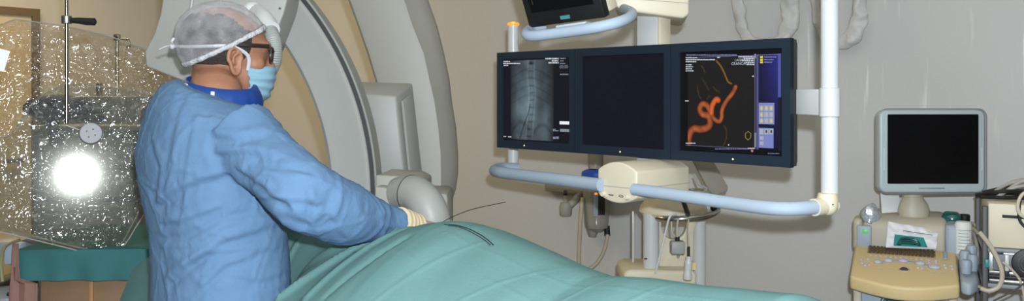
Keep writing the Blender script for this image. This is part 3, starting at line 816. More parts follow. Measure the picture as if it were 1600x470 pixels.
# hair: close-cropped shell on the back and sides
hmb = MB(); nu, nv = 60, 40; vs = []; keep = []
def head_r(q, t):  # q azimuth from forward, t polar
    return H(-.012+.1045*math.sin(t)*math.cos(q), .0815*math.sin(t)*math.sin(q), .030+.0885*math.cos(t))
for j in range(nv+1):
    t = math.radians(30)+math.radians(105)*j/nv
    for i in range(nu+1):
        q = math.radians(58)+math.radians(244)*i/nu
        vs.append(head_r(q, t))
def hair_in(p):
    l = p-HB; f_, u_ = l.dot(hf), l.dot(hu)
    top = u_ < .088-.5*max(0, f_+.03)+.012*noise.noise(p*40)
    low = u_ > -.062+.35*max(0, f_+.05)
    front = f_ < .040+.25*u_
    return top and low and front
for j in range(nv):
    for i in range(nu):
        ix = (j*(nu+1)+i, j*(nu+1)+i+1, (j+1)*(nu+1)+i+1, (j+1)*(nu+1)+i)
        if hair_in(sum((vs[k] for k in ix), V())/4): keep.append(ix)
hmb.add(vs, keep); part('hair', hmb, M['hair'], man, angle=180)
# cap: thin white net, thicker gathered hem
def netmat():
    m = bpy.data.materials.new('white_cap_net'); m.use_nodes = True
    nt = m.node_tree; N = nt.nodes; L = nt.links; N.remove(N['Principled BSDF'])
    t = N.new('ShaderNodeBsdfTransparent'); d = N.new('ShaderNodeBsdfDiffuse'); d.inputs['Color'].default_value = rgb((170,168,170))
    lw = N.new('ShaderNodeLayerWeight'); lw.inputs['Blend'].default_value = .35
    tc = N.new('ShaderNodeTexCoord'); nz = N.new('ShaderNodeTexNoise'); nz.inputs['Scale'].default_value = 38; nz.inputs['Detail'].default_value = 5
    L.new(tc.outputs['Object'], nz.inputs['Vector'])
    mr = N.new('ShaderNodeMapRange'); mr.inputs['From Min'].default_value = .3; mr.inputs['From Max'].default_value = .75; mr.inputs['To Min'].default_value = .14; mr.inputs['To Max'].default_value = .42
    L.new(nz.outputs['Fac'], mr.inputs['Value'])
    ad = N.new('ShaderNodeMath'); ad.operation = 'ADD'; ad.use_clamp = True
    ml = N.new('ShaderNodeMath'); ml.operation = 'MULTIPLY'; ml.inputs[1].default_value = .55
    L.new(lw.outputs['Facing'], ml.inputs[0]); L.new(ml.outputs[0], ad.inputs[0]); L.new(mr.outputs[0], ad.inputs[1])
    mx = N.new('ShaderNodeMixShader'); L.new(ad.outputs[0], mx.inputs[0]); L.new(t.outputs[0], mx.inputs[1]); L.new(d.outputs[0], mx.inputs[2])
    L.new(mx.outputs[0], N['Material Output'].inputs['Surface']); return m
M['cap_net'] = netmat()
pn = (hu*.86-hf*.52).normalized()     # the hem plane leans from forehead to nape
pc = H(.002,0,.016)
pu = hr_; pv = pn.cross(pu).normalized()
if pv.dot(hf) < 0: pv = -pv
vs = []; fs = []; nr, na = 26, 72
ctr = H(-.014,0,.030)
def cap_surface(dr):
    # push from head centre to the enlarged skull
    l = dr; x = l.dot(hf)/.111; y = l.dot(hr_)/.0905; z = l.dot(hu)/.0975
    return 1/math.sqrt(x*x+y*y+z*z)
rim = []
for j in range(nr+1):
    for i in range(na):
        q = 2*math.pi*i/na
        # rim direction on the hem plane, blended up to the pole
        rimp = pc+pv*math.cos(q)*(.112)+pu*math.sin(q)*.092
        dr = (rimp-ctr).normalized(); tt = j/nr
        pole = pn; d_ = (dr*(1-tt)+pole*tt)
        d_ = d_.normalized() if tt < 1 else pole
        k = cap_surface(d_)
        p = ctr+d_*k
        p += d_*(.0035*noise.noise(p*38)+.0012*math.sin(q*19+3*noise.noise(p*14))*(1-tt)**2+.003*abs(noise.noise(p*60)))
        vs.append(p)
        if j == 0: rim.append(p)
for j in range(nr):
    for i in range(na):
        i2 = (i+1)%na; fs.append((j*na+i, j*na+i2, (j+1)*na+i2, (j+1)*na+i))
vs_cap = list(vs)
cap = part('surgical_cap', MB().add(vs, fs), M['cap_net'], man, 'white see-through surgical cap', angle=180)
hem = []
band = []
for i in range(na*3):
    q = i/3; a = rim[int(q)%na]; c = rim[(int(q)+1)%na]; p = a.lerp(c, q%1)
    hem.append(p+(p-ctr).normalized()*.0015*math.sin(i*1.3))
hb2 = MB(); n3 = na*3
def hrow(j, i):
    q = i/3; a = vs_cap[j*na+int(q)%na]; c = vs_cap[j*na+(int(q)+1)%na]; return a.lerp(c, q%1)
hv = []
for j, off in ((0,.0005),(0,.0028),(1,.0036),(2,.0036),(3,.0005)):
    for i in range(n3):
        p = hrow(j, i); hv.append(p+(p-ctr).normalized()*(off+.0012*noise.noise(p*70+V((0,0,i*.3)))))
hb2.add(hv, [(j*n3+i, j*n3+(i+1)%n3, ((j+1)%5)*n3+(i+1)%n3, ((j+1)%5)*n3+i) for j in range(5) for i in range(n3)])
part('cap_hem', hb2, mat('white_gathered_hem', (162,162,164), .9, mottle=(60,.15), bump=(200,.5)), cap, angle=180)
# glasses
gl = part('glasses', MB().tube([H(.112,.012,.014), H(.116,0,.017), H(.112,-.012,.014)], .0022, 8), M['glasses'], man, 'dark-framed glasses')
for sg in (1,-1):
    part('temple', MB().tube(spline([H(.000,.083*sg,.020), H(.040,.081*sg,.021), H(.085,.070*sg,.024)],5), .0030, 8, flat=1.7, up=hu), M['glasses'], gl)
    c = H(.100,.040*sg,.004)
    ring = []
    for k in range(28):
        q = 2*math.pi*k/28; cs, sn = math.cos(q), math.sin(q)
        cs = math.copysign(abs(cs)**.7, cs); sn = math.copysign(abs(sn)**.7, sn)
        ring.append(c+hr_*sg*.027*cs-hf*(.010*cs)+hu*.019*sn)
    part('rim', MB().tube(ring, .0026, 8, close=True), M['glasses'], gl)
    part('lens', MB().add(ring, [tuple(range(28))]), M['lens'], gl)
# mask
vs = []; fs = []; nm_, nk = 22, 26
def mask_pt(a, v):
    # a: -1..1 round the face (right +), v: 0 top .. 1 bottom
    ang = a*math.radians(80)
    prof = [(0,.116,.058,-.020),(.12,.124,.062,-.034),(.3,.122,.066,-.052),(.55,.117,.065,-.076),(.8,.110,.061,-.100),(1,.086,.050,-.122)]
    fx, sx, uz = interp([(p[0],p[1],p[2],p[3]) for p in prof], v)
    back = .012+.030*v*.4
    f_ = back+(fx-back)*math.cos(ang)**.75; r__ = sx*math.sin(ang)/math.sin(math.radians(80))*1.0
    side_drop = .016*abs(a)**2*(1-v)-.036*abs(a)**2*v*-1
    uz2 = uz-.014*abs(a)**2*(1-2*v) 
    pleat = .0018*math.sin(v*26)*(1-.4*abs(a))
    p = H(f_+pleat, r__*1.02+(.0015*math.sin(v*26) if a > 0 else 0), uz2)
    return p+(hf*.003*noise.noise(p*45))
for j in range(nk+1):
    for i in range(nm_+1): vs.append(mask_pt(-1+2*i/nm_, j/nk))
for j in range(nk):
    for i in range(nm_):
        a = j*(nm_+1)+i; fs.append((a, a+1, a+nm_+2, a+nm_+1))
mk = part('face_mask', MB().add(vs, fs), M['mask'], man, 'light blue pleated face mask', angle=180)
def strap(pts, w=.0035):
    return MB().tube(spline(pts, 6), w, 8, flat=.35, up=hr_)
for sg in (1,-1):
    part('mask_strap', strap([mask_pt(sg*1.0,.05), H(.035,.075*sg,-.005), H(-.005,.088*sg,.013), H(-.05,.083*sg,.010), H(-.096,.045*sg,.006), H(-.1245,.006*sg,.006)], .0042), M['strap'], mk)
    part('mask_strap', strap([mask_pt(sg*1.0,.95), H(.008,.068*sg,-.085), H(-.01,.068*sg,-.088), H(-.03,.066*sg,-.092)], .004), M['strap'], mk)
part('strap_knot', MB().ball(H(-.128,.010,.006), (.007,.009,.008), HA, 12, 8).tube(spline([H(-.128,.01,.006), H(-.142,.02,.004), H(-.156,.012,-.004)],4), .003, 8, flat=.5).tube(spline([H(-.126,.01,.006), H(-.132,.03,.016), H(-.128,.028,.024)],4), .003, 8, flat=.5), M['strap'], mk)
# thyroid collar
ncen = (H(-.012,0,-.105)+nb)/2
cup = (hu*.9-hf*.35).normalized()
cr = hr_; cf = cup.cross(cr).normalized()
if cf.dot(hf) < 0: cf = -cf
cc = P(345,137,2.05)
def coll(q, r, h): return cc+cf*math.cos(q)*r*1.03+cr*math.sin(q)*r*.94+UZ*h-UZ*.44*(cf*math.cos(q)*r+cr*math.sin(q)*r).x
rings = []
for (r, h) in ((.080,-.034),(.096,-.036),(.100,-.026),(.093,-.004),(.084,.012),(.077,.013),(.074,.006),(.074,-.02)):
    rings.append([coll(2*math.pi*k/60, r*(1+.015*math.sin(k*1.9)), h) for k in range(60)])
rings.append(rings[0])
cl = part('thyroid_collar', MB().loft(rings, cap=False), M['collar'], man, 'royal blue lead collar round the neck', angle=60)
qb = math.radians(140)
def tag_at(q, h, w, hh, m, nm):
    pts = []
    for e in (-1,1):
        for g in (-1,1): pts.append((q+e*w, h+g*hh))
    poly = [coll(q-w,.1025,h-hh-.012), coll(q+w,.1025,h-hh-.012), coll(q+w,.090,h+hh-.012), coll(q-w,.090,h+hh-.012)]
    part(nm, MB().prism(poly, (poly[0]-cc).normalized()*.004, .001), m, cl)
tag_at(math.radians(143), .000, .11, .018, M['black'], 'buckle'); tag_at(math.radians(158), .004, .07, .02, M['strap'], 'tape'); tag_at(math.radians(112), .000, .05, .020, M['strap'], 'tape')
# --- gown
g = MB()
GT = [(146,334,.088,.080),(152,332,.112,.094),(163,328,.145,.106),(180,323,.180,.118),(207,321,.204,.130),(240,322,.207,.140),(280,327,.196,.142),(320,335,.186,.140),(360,341,.180,.138),(400,344,.180,.140),(440,345,.184,.142),(500,345,.19,.145),(600,345,.20,.15),(740,345,.21,.155)]
g.loft(rings_of(GT, 4))
ctr_r = [(372,208,1.89),(400,236,1.86),(430,262,1.82),(475,304,1.78),(538,333,1.86),(598,345,1.96),(629,347,1.995)]
rad_r = [.080,.074,.067,.074,.068,.043,.031]
def radii(rs, n):
    o = []
    for q, r in zip(rs, rs[1:]): o += [q+(r-q)*k/n for k in range(n)]
    return o+[rs[-1]]
g.tube(spline([P(*q) for q in ctr_r], 5), radii(rad_r, 5), 28)
g.tube(spline([Sl+Rt*.06, Sl, (Sl+El)/2, El, (El+Wl)/2, Wl],4), radii([.080,.086,.082,.072,.06,.044], 4), 24)
GD = 1.87
folds = [ # sight lines of pressed folds on the cloth: points, depth, width
 ([(246,318),(290,292),(330,278),(366,268)], .010, .014), ([(366,268),(400,298),(440,334)], .006, .012), ([(262,440),(310,404),(360,372),(440,352)], .010, .013),
 ([(300,410),(330,392),(380,388),(445,398)], .006, .010), ([(286,150),(276,210),(262,300)], .003, .012), ([(312,172),(304,240),(290,330)], .0025, .010),
 ([(345,168),(336,230),(352,262)], -.003, .010), ([(350,210),(385,214),(430,204)], .008, .012), ([(356,238),(400,232),(455,236)], .009, .012), ([(420,252),(460,258),(505,262)], -.008, .010),
 ([(395,262),(440,282),(480,306)], .009, .012), ([(430,300),(480,296),(520,304)], .008, .011), ([(545,286),(535,320),(548,360)], .008, .010), ([(572,300),(575,330),(600,352)], -.007, .009),
 ([(600,318),(590,340),(606,366)], .006, .008), ([(250,350),(300,340),(350,322)], .006, .010), ([(248,380),(300,372),(360,340),(425,336)], -.008, .011), ([(330,440),(360,410),(400,398)], .007, .010),
 ([(228,220),(250,260),(242,310)], .005, .012), ([(470,330),(500,345),(540,340)], -.008, .012), ([(505,285),(515,310),(505,340)], .007, .010), ([(380,430),(410,440),(445,430)], .006, .010)]
folds3 = [([ (P(x,y,GD).x, P(x,y,GD).z) for x,y in pts], a, w) for pts, a, w in folds]
def gown_d(v, n):
    d = .006*noise.noise(V((v.x*5,v.y*5,v.z*3.4)))+.004*abs(noise.noise(V((v.x*8+3,v.y*8,v.z*5+v.x*2))))
    w_ = V((noise.noise(v*6), noise.noise(v*6+V((4,2,9))), noise.noise(v*6+V((8,5,1)))))*.05
    for sc_, am_, wd_ in ((6.5,.0022,.07),(12,.0014,.08),(24,.0008,.11)):
        f = noise.voronoi((v+w_)*sc_+V((sc_,0,.3*sc_)))[0]; d += am_*(math.exp(-((f[1]-f[0])/wd_)**2)-.9*f[0])
    k = max(0, -n.y)
    if k > 0:
        for pts, a, w in folds3:
            for i in range(len(pts)-1):
                ax, az = pts[i]; bx, bz_ = pts[i+1]; dx, dz = bx-ax, bz_-az; L2 = dx*dx+dz*dz
                t = ((v.x-ax)*dx+(v.z-az)*dz)/L2
                if (t < 0 and i > 0) or (t > 1 and i < len(pts)-2): continue
                tc_ = max(0, min(1, t))
                ex, ez = v.x-ax-dx*tc_, v.z-az-dz*tc_
                if abs(ex) > 4*w or abs(ez) > 4*w: continue
                e = math.hypot(ex, ez)*(1 if (dx*ez-dz*ex) > 0 else -1)/w
                d += k*a*1.35*e*math.exp(-e*e)*max(0, 1-abs(t-tc_)*4)
                break
    return v+n*d
gm = remeshed(g, .0055, 7, gown_d)
gown = part('surgical_gown', gm, M['gown'], man, 'light blue surgical gown', angle=180)
# gloves with five fingers each
def glove(W, fd, pal, sgn):
    """fd: fingers direction, pal: palm-down direction"""
    fd = fd.normalized(); sd = fd.cross(pal).normalized()*sgn; pal = sd.cross(fd).normalized()*sgn
    if pal.z > 0: pal = -pal
    h = MB()
    h.tube(spline([W-fd*.01, W+fd*.02, W+fd*.045, W+fd*.09, W+fd*.098], 4), [.027]*4+[.029]*4+[.036]*4+[.038]*4+[.034], 18, flat=.62, up=pal)
    for off, ln, b0 in ((-.028,.066,.092),(-.009,.076,.096),(.010,.070,.094),(.028,.054,.086)):
        p0 = W+fd*(b0-.02)+sd*off; p1 = W+fd*b0+sd*off*1.05+pal*.004
        p2 = p1+(fd*.9+pal*.35).normalized()*ln*.45; p3 = p2+(fd*.6+pal*.75).normalized()*ln*.32; p4 = p3+(fd*.3+pal*.9).normalized()*ln*.24
        h.tube(spline([p0,p1,p2,p3,p4],4), [.0095]*8+[.0088]*4+[.008]*4+[.0065], 12)
        h.ball(p4, .0068, nu=10, nv=8)
    t0 = W+fd*.03-sd*.026; t1 = W+fd*.06-sd*.046+pal*.012; t2 = W+fd*.088-sd*.044+pal*.026; t3 = W+fd*.105-sd*.034+pal*.034
    h.tube(spline([t0,t1,t2,t3],4), [.013]*5+[.011]*4+[.0095]*3+[.0075], 12); h.ball(t3, .0078, nu=10, nv=8)
    return remeshed(h, .003, 4)
for W, fd, sgn, nm in ((Wr+V((.003,.004,-.004)), V((.55,.80,-.30)), 1, 'right'), (Wl, V((.75,.1,-.25)), -1, 'left')):
    go = part('glove', glove(W, fd, V((0,0,-1)), sgn), M['glove2'], man, 'pale latex glove', angle=180)
    fdn = fd.normalized(); cpts = [W-fdn*.022+fdn*.060*k/14 for k in range(15)]
    part('glove_cuff', MB().tube(cpts, [.0365-.004*k/14+.0011*math.sin(k*1.9) for k in range(15)], 24), M['glove'], go, 'wrinkled cream cuff')
part('shoe', join(*[MB().box(hipc+Rt*.09*sg+Fw*.045+UZ*.04, (.10,.29,.078), (Rt,Fw,UZ), .03, 3) for sg in (1,)]), M['black'], man)
part('shoe', MB().box(hipc-Rt*.09+Fw*.045+UZ*.04, (.10,.29,.078), (Rt,Fw,UZ), .03, 3), M['black'], man)

# ------------------------------------------------------------------ radiation shield in its plastic cover
Q0 = P(120,272,2.62)
sn = (V((0.01,0,EYE+.05))-Q0).normalized()          # faces the photographer
sxv = UZ.cross(sn).normalized(); syv = sn.cross(sxv).normalized()
def onshield(px, py, off=0.0):
    r = V(((px-CX)/F, 1, -(py-HY)/F)); o = V((0,0,EYE)); c = Q0+sn*off
    t = (c-o).dot(sn)/r.dot(sn); return o+r*t
sh = thing('radiation_shield', 'clear rounded radiation shield hanging on a chrome rod at the left', 'radiation shield', onshield(105,0,-.01))
po = [(-60,200),(-20,205),(5,215),(22,205),(32,188),(45,168),(60,154),(80,142),(105,134),(150,134),(190,139),(225,146),(255,158),(268,180),(262,230),(250,270),(238,292),(226,316),(208,348),(194,374),(182,386),(165,390),(140,390),(80,376),(0,357),(-60,345)]
ol = spline([onshield(x,y,0) for x,y in po]+[onshield(*po[0],0)], 4)[:-1]
M['acrylic'] = clear('clear_acrylic', (238,242,243), .5, .088, milk=.015)
part('acrylic_panel', MB().prism(ol, -sn*.008), M['acrylic'], sh, angle=50)
M['edgeclear'] = clear('acrylic_edge', (190,185,170), 2.0, .2, milk=.5, milkcol=(170,168,160))
part('panel_edge', MB().tube(ol, .0025, 6, close=True), M['edgeclear'], sh)
rp0 = onshield(103,-140,.02); rp0.z = 2.5
part('rod', MB().cyl(V((onshield(104,190,.02).x, onshield(104,190,.02).y, onshield(104,192,.02).z)), V((onshield(104,190,.02).x, onshield(104,190,.02).y, CE)), .0052, 16), M['chrome'], sh)
rx = onshield(104,32,.02)
part('rod_collar', MB().lathe((onshield(104,190,.02).x, onshield(104,190,.02).y, rx.z-.012), [(.0135,0),(.015,.002),(.015,.022),(.0135,.024)], 20), M['steel'], sh)
hb_ = V((onshield(104,190,.02).x, onshield(104,190,.02).y, rx.z-.002))
part('handle', MB().tube([hb_+V((.012,0,0)), hb_+V((.03,0,-.0)), hb_+V((.06,0,-.003)), hb_+V((.084,0,-.004)), hb_+V((.088,0,-.004))], [.008,.0095,.0115,.0115,.007], 16), M['black'], sh, 'black grip on the rod')
dc = onshield(142,208,.034)
dk_ = part('mounting_disc', MB().lathe(dc, [(.003,-.004),(.032,-.004),(.033,0),(.032,.004),(.030,.005),(.002,.005)], 32, (sxv,syv,sn)), mat('brushed_disc', (120,120,120), .55, metal=.6, bump=(200,.05)), sh, 'brushed steel disc with screw holes', angle=14)
for k in range(4):
    q = math.pi/4+k*math.pi/2+.3
    part('screw_hole', MB().lathe(dc+sxv*.013*math.cos(q)+syv*.013*math.sin(q)+sn*.0046, [(.0022,0),(.0022,.001)], 10, (sxv,syv,sn)), M['seam'], dk_)
part('arm_bracket', MB().tube([dc-sn*.004, dc-sn*.02, onshield(104,196,.02)], .004, 10), M['chrome'], sh)
part('ceiling_arm', MB().tube([V((hb_.x,hb_.y,CE-.15)), V((hb_.x,hb_.y,CE-.005))], .025, 18), M['white'], sh)
# plastic cover
bo = [(-70,60),(-20,40),(5,37),(22,31),(45,33),(75,37),(100,41),(150,51),(190,63),(220,74),(250,82),(276,92),(290,108),(285,150),(275,200),(262,250),(246,290),(236,318),(214,352),(198,378),(185,391),(165,396),(135,394),(80,381),(0,362),(-70,349)]
bl = spline([onshield(x,y) for x,y in bo]+[onshield(*bo[0])], 5)[:-1]
bc = onshield(110,215)
def crumple(p):
    q = p*1.0
    w = V((noise.noise(q*4), noise.noise(q*4+V((7,1,3))), noise.noise(q*4+V((2,9,5)))))*.06
    a = abs(noise.noise((q+w)*13)); b_ = abs(noise.noise((q+w)*27+V((3,3,3)))); c_ = noise.noise((q+w)*6)
    return .010*c_+.016*(1-a)**2*.5-.008+.007*(1-b_)**2*.6
def sheet(off, sg, seed):
    nrr = 150; na_ = len(bl); vs = []; fs = []
    for j in range(nrr+1):
        t = j/nrr
        for i in range(na_):
            p = bc.lerp(bl[i], t)
            bulge = off*(1-t**6)
            amp = 1.0 if t < .985 else .35
            vs.append(p+sn*(sg*bulge+amp*crumple(p+V((seed,0,0)))*(1-t**16)))
    for j in range(nrr):
        for i in range(na_):
            i2 = (i+1)%na_; fs.append((j*na_+i, j*na_+i2, (j+1)*na_+i2, (j+1)*na_+i))
    return MB().add(vs, fs)
M['bag'] = clear('crumpled_clear_plastic', (238,235,228), 1.0, .10, bump=(25,.9), milk=.022, milkcol=(200,200,196))
pcov = thing('plastic_cover', 'crumpled clear plastic bag covering the hanging radiation shield', 'plastic cover', onshield(110,396))
part('front_sheet', sheet(.018, 1, 0), M['bag'], pcov, angle=180)
part('back_sheet', sheet(.022, -1, 5), M['bag'], pcov, angle=180)
part('bag_hem', MB().tube(bl, .0022, 6, close=True), M['edgeclear'], pcov)
# label sticker at left edge
part('sticker', MB().prism([onshield(-8,74,.03), onshield(16,80,.03), onshield(6,112,.03), onshield(-8,110,.03)], sn*.001), M['paper'], pcov, 'white paper sticker at the left edge')

# ------------------------------------------------------------------ things behind and under the shield
it = thing('instrument_table', 'brown instrument table under a teal cloth behind the doctor', 'table', V((P(140,0,2.8).x, 2.85, 0)))
x0, x1 = P(36,0,2.6).x, P(275,0,2.6).x; y0, y1 = 2.62, 3.1
xm, ym = (x0+x1)/2, (y0+y1)/2
part('tabletop', MB().box((xm,ym,.955), (x1-x0,y1-y0,.03), bevel=.004), M['steel'], it)
part('front_panel', MB().box((xm,y0+.03,.60), (x1-x0-.06,.02,.66), bevel=.003), M['wood'], it)
for k in (.3,.62): part('panel_strip', MB().box((x0+(x1-x0)*k+.05,y0+.018,.60), (.012,.01,.66), bevel=.002), M['copper'], it)
for sx in (x0+.03,x1-.03):
    for sy in (y0+.04,y1-.04): part('leg', MB().cyl((sx,sy,.0), (sx,sy,.95), .015, 14), M['steel'], it)
# cloth over it
def cloth_pt(u, t):
    # u 0..1 along, t 0..1 back->front hang
    x = x0-.02+(x1-x0+.04)*u
    if t < .75: y = y1-(y1-y0+.02)*(t/.75); z = .978
    else: y = y0-.022-.006*math.sin(u*30)*(t-.75)*4; z = .978-(t-.75)/.25*(.978-.885)
    z += .004*noise.noise(V((x*9,y*9,t*3)))
    y += .006*noise.noise(V((x*7,z*9,2)))*(t > .75)
    return V((x,y,z))
mb = MB(); nu, nv = 60, 40
mb.add([cloth_pt(i/nu, j/nv) for j in range(nv+1) for i in range(nu+1)], [(j*(nu+1)+i, j*(nu+1)+i+1, (j+1)*(nu+1)+i+1, (j+1)*(nu+1)+i) for j in range(nv) for i in range(nu)])
single('table_cloth', mb, M['drape2'], 'dark teal cloth over the instrument table behind the plastic shield', 'drape', angle=60)
mb = MB()
rows = [(1.0,.010,.030),(.93,.008,.030),(.895,.006,.032),(.88,.004,.085),(.80,.0,.082),(.72,-.004,.08)]
mb.add([V((x0-.026+a_+(b_-a_)*k/7, y0-.045-.006*math.sin(k*1.6+z*9), z)) for z, a_, b_ in rows for k in range(8)], [(j*8+i, j*8+i+1, (j+1)*8+i+1, (j+1)*8+i) for j in range(5) for i in range(7)])
so_ = single('cloth_strip', mb, M['pink'], 'pink cloth hanging at the left end of the instrument table', 'cloth')
sol = so_.modifiers.new('thick', 'SOLIDIFY'); sol.thickness = .003
# cabinet / trolley seen through the plastic
an = thing('equipment_trolley', 'grey equipment trolley seen through the plastic shield', 'trolley', (P(120,0,4.1).x, 4.1, 0))
def abox(px0, py0, px1, py1, D, dep, m, nm, bev=.01):
    a = P(px0,py0,D); c = P(px1,py1,D)
    return part(nm, MB().box(((a.x+c.x)/2, D+dep/2, (a.z+c.z)/2), (c.x-a.x, dep, a.z-c.z), bevel=bev), m, an)
abox(52,205,215,440,4.0,.5,M['cabinet'],'body'); abox(46,196,222,206,3.97,.55,M['casing'],'worktop')
for k in range(3): abox(60,215+k*50,208,258+k*50,3.985,.02,M['grey'],'drawer',.004)
abox(60,165,112,196,4.15,.25,M['cabinet'],'monitor'); abox(118,150,210,196,4.2,.25,M['grey'],'ventilator_unit')
abox(126,172,160,190,4.18,.03,M['navycloth'],'display',.003)
abox(150,130,156,150,4.3,.03,M['steel'],'pole',.002)
for sx in (60,205):
    a = P(sx,0,4.2); part('caster', MB().lathe((a.x,4.2,.06), [(.055,-.02),(.06,0),(.055,.02)], 18, (UY,UZ,UX)), M['black'], an)
part('support', MB().box((P(130,0,4.2).x,4.25,.34), (.44,.4,.45), bevel=.01), M['cabinet'], an)
bgm = MB()
bgm.ball(P(90,168,3.92), (.16,.05,.06), nu=24, nv=16); bgm.tube(spline([P(76,180,3.9), P(84,205,3.88), P(90,225,3.9)],5), .03, 12)
def lump(v, n): return v+n*.012*noise.noise(v*16)
single('navy_jacket', remeshed(bgm, .01, 3, lump), M['navycloth'], 'navy cloth bundle lying on the grey trolley behind the shield', 'cloth', angle=180)
# drip stand with hook
ds = thing('drip_stand', 'thin chrome drip stand with hooks above the plastic shield', 'drip stand', (P(183,0,4.6).x, 4.6, 0))
px_ = P(183,0,4.6).x; zt2 = zc_(60,4.6)
part('pole', MB().cyl((px_,4.6,.03), (px_,4.6,zt2), .009, 14), M['chrome'], ds)
part('hook', MB().tube(spline([V((px_-.015,4.6,zt2)), V((px_+.04,4.6,zt2-.005)), V((px_+.06,4.6,zt2-.01)), V((px_+.068,4.6,zt2-.04)), V((px_+.05,4.6,zt2-.048))],5), .006, 10), M['chrome'], ds)
part('clamp', MB().box((px_,4.6,zt2+.005), (.03,.03,.035), bevel=.005), M['chrome'], ds)
part('base', MB().lathe((px_,4.6,0), [(.2,0),(.2,.015),(.03,.04)], 24), M['chrome'], ds)
# dark device bottom left
sp = thing('suction_pump', 'black floor unit with grey hose at the lower left corner', 'pump', (P(15,0,2.75).x, 2.85, 0))
a = P(22,440,2.75)
part('body', MB().box((P(10,0,2.8).x, 2.9, .42), (.18,.3,.84), bevel=.04, seg=3), M['black'], sp)
part('dome', MB().lathe((P(8,0,2.7).x, 2.74, zc_(462,2.74)-.02), [(.085,-.1),(.088,0),(.082,.03),(.055,.045),(.005,.05)], 28), M['cabinet'], sp, 'grey dome')
part('knob', MB().ball((P(12,0,2.66).x, 2.665, zc_(460,2.66)), .006, nu=10, nv=8), M['black'], sp)
part('hose', MB().tube(spline([P(4,440,2.66), P(2,410,2.68), P(8,385,2.72), P(30,374,2.78)],6), .0055, 10), mat('yellowish_hose', (128,122,92), .5), sp)
part('top_unit', MB().box((P(6,0,2.8).x, 2.86, zc_(384,2.84)), (.10,.16,.05), bevel=.012), M['cabinet'], sp)
part('blue_panel', MB().box((P(21,0,2.76).x, 2.77, zc_(395,2.77)), (.055,.04,.07), bevel=.008), M['usgrey'], sp)

# ------------------------------------------------------------------ wall unit with suction canister
def onwall(px, py, off=0.0):
    u = (px-CX)/F; Z = WZ0/(1+WM*u)-off; return P(px, py, Z)
WX = (WD, -WN, UZ)
su = thing('suction_canister', 'clear wall suction canister with blue lid and looped hose', 'suction unit', onwall(932,365,.08))
c = onwall(932,330,.12); k = c.y/F
part('canister', MB().lathe(V((c.x,c.y,zc_(352,c.y))), [(.035,-.03),(.06,-.01),(.066,.02),(.072,.16),(.074,.25),(.068,.262)], 28), M['canister'], su, 'milky clear canister')
part('lid', MB().lathe(V((c.x,c.y,zc_(274,c.y))), [(.077,-.01),(.079,0),(.079,.018),(.06,.03),(.03,.034)], 28), M['bluelid'], su, 'blue lid')
part('neck', MB().lathe(V((c.x-.005,c.y,zc_(263,c.y))), [(.038,0),(.042,.03),(.042,.12),(.036,.125)], 22), M['canister'], su)
part('scale_strip', MB().box(V((c.x+.02,c.y-.072,zc_(318,c.y))), (.035,.004,.10), bevel=.001), M['black'], su)
part('scale_strip', MB().box(V((c.x-.012,c.y-.074,zc_(314,c.y))), (.022,.004,.14), bevel=.001), M['usgrey'], su, 'pale blue scale strip')
part('indicator', MB().ball(V((c.x-.01,c.y-.075,zc_(300,c.y))), (.009,.004,.006), nu=12, nv=8), M['orange'], su)
part('wall_bracket', MB().box(onwall(935,300,.035), (.10,.06,.24), WX, .008), M['casing2'], su)
part('outlet', MB().lathe(V((c.x-.02,c.y,zc_(362,c.y))), [(.02,-.025),(.03,0),(.04,.03)], 18), M['canister'], su)
part('connector', MB().cyl(V((c.x+.055,c.y,zc_(353,c.y))), V((c.x+.058,c.y,zc_(368,c.y))), .016, 14), M['black'], su)
part('hose', MB().tube(spline([V((c.x-.075,c.y-.02,zc_(308,c.y)))]+[P(x,y,c.y-.03) for x,y in ((908.5,325),(906.5,355),(905,390),(905,412),(910,421),(921,420),(934,409),(944,391),(949.5,366))], 7), .0105, 12), M['hose'], su)
rg = thing('suction_regulator', 'beige suction regulator on the wall left of the canister', 'regulator', onwall(884,338,.08))
c2 = onwall(884,318,.14)
part('cup', MB().lathe(V((c2.x,c2.y,zc_(337,c2.y))), [(.028,0),(.034,.01),(.036,.05),(.030,.07),(.014,.078),(.012,.11)], 22), M['casing2'], rg)
part('arm', MB().tube([V((c2.x+.015,c2.y,zc_(322,c2.y))), V((c2.x+.06,c2.y,zc_(310,c2.y))), onwall(908,306,.03)], .022, 14), M['casing2'], rg)
part('knob', MB().cyl(V((c2.x-.012,c2.y,zc_(301,c2.y))), V((c2.x+.008,c2.y,zc_(301,c2.y))), .014, 14), M['darkgrey'], rg)
part('wall_rail', MB().box(onwall(890,291,.03), (.30,.05,.07), WX, .008), M['casing2'], rg)

# ------------------------------------------------------------------ pedestal stand behind the screens
ps = thing('pedestal_stand', 'cream medical pedestal stand with two columns and a chrome handrail', 'stand', V((P(1045,0,3.6).x, 3.6, 0)))
DS = 3.55
def sb(px0, py0, px1, py1, D, dep, m, nm, bev=.005, label=None):
    a = P(px0,py0,D); c = P(px1,py1,D)
    return part(nm, MB().box(((a.x+c.x)/2, D+dep/2, (a.z+c.z)/2), (c.x-a.x, dep, a.z-c.z), bevel=bev), m, ps, label)
a = P(1017.5,0,DS); part('column', MB().cyl((a.x,DS,zc_(428,DS)), (a.x,DS,zc_(332,DS)), .033, 24), M['white'], ps)
a = P(1092,0,DS+.12); part('column', MB().cyl((a.x,DS+.12,.45), (a.x,DS+.12,zc_(330,DS+.12)), .030, 24), M['white'], ps)
# back plate with a U cut-out
poly = [(1028,428),(1028,340),(1034,340)]
for k in range(0,17):
    q = math.pi+math.pi*k/16; poly.append((1053+20*math.cos(q), 350-24*math.sin(q)*1.0))
poly += [(1074,340),(1090,340),(1084,362),(1082,428)]
part('back_plate', MB().prism([P(x,y,DS+.03) for x,y in poly], UY*.03, .003), M['cream'], ps)
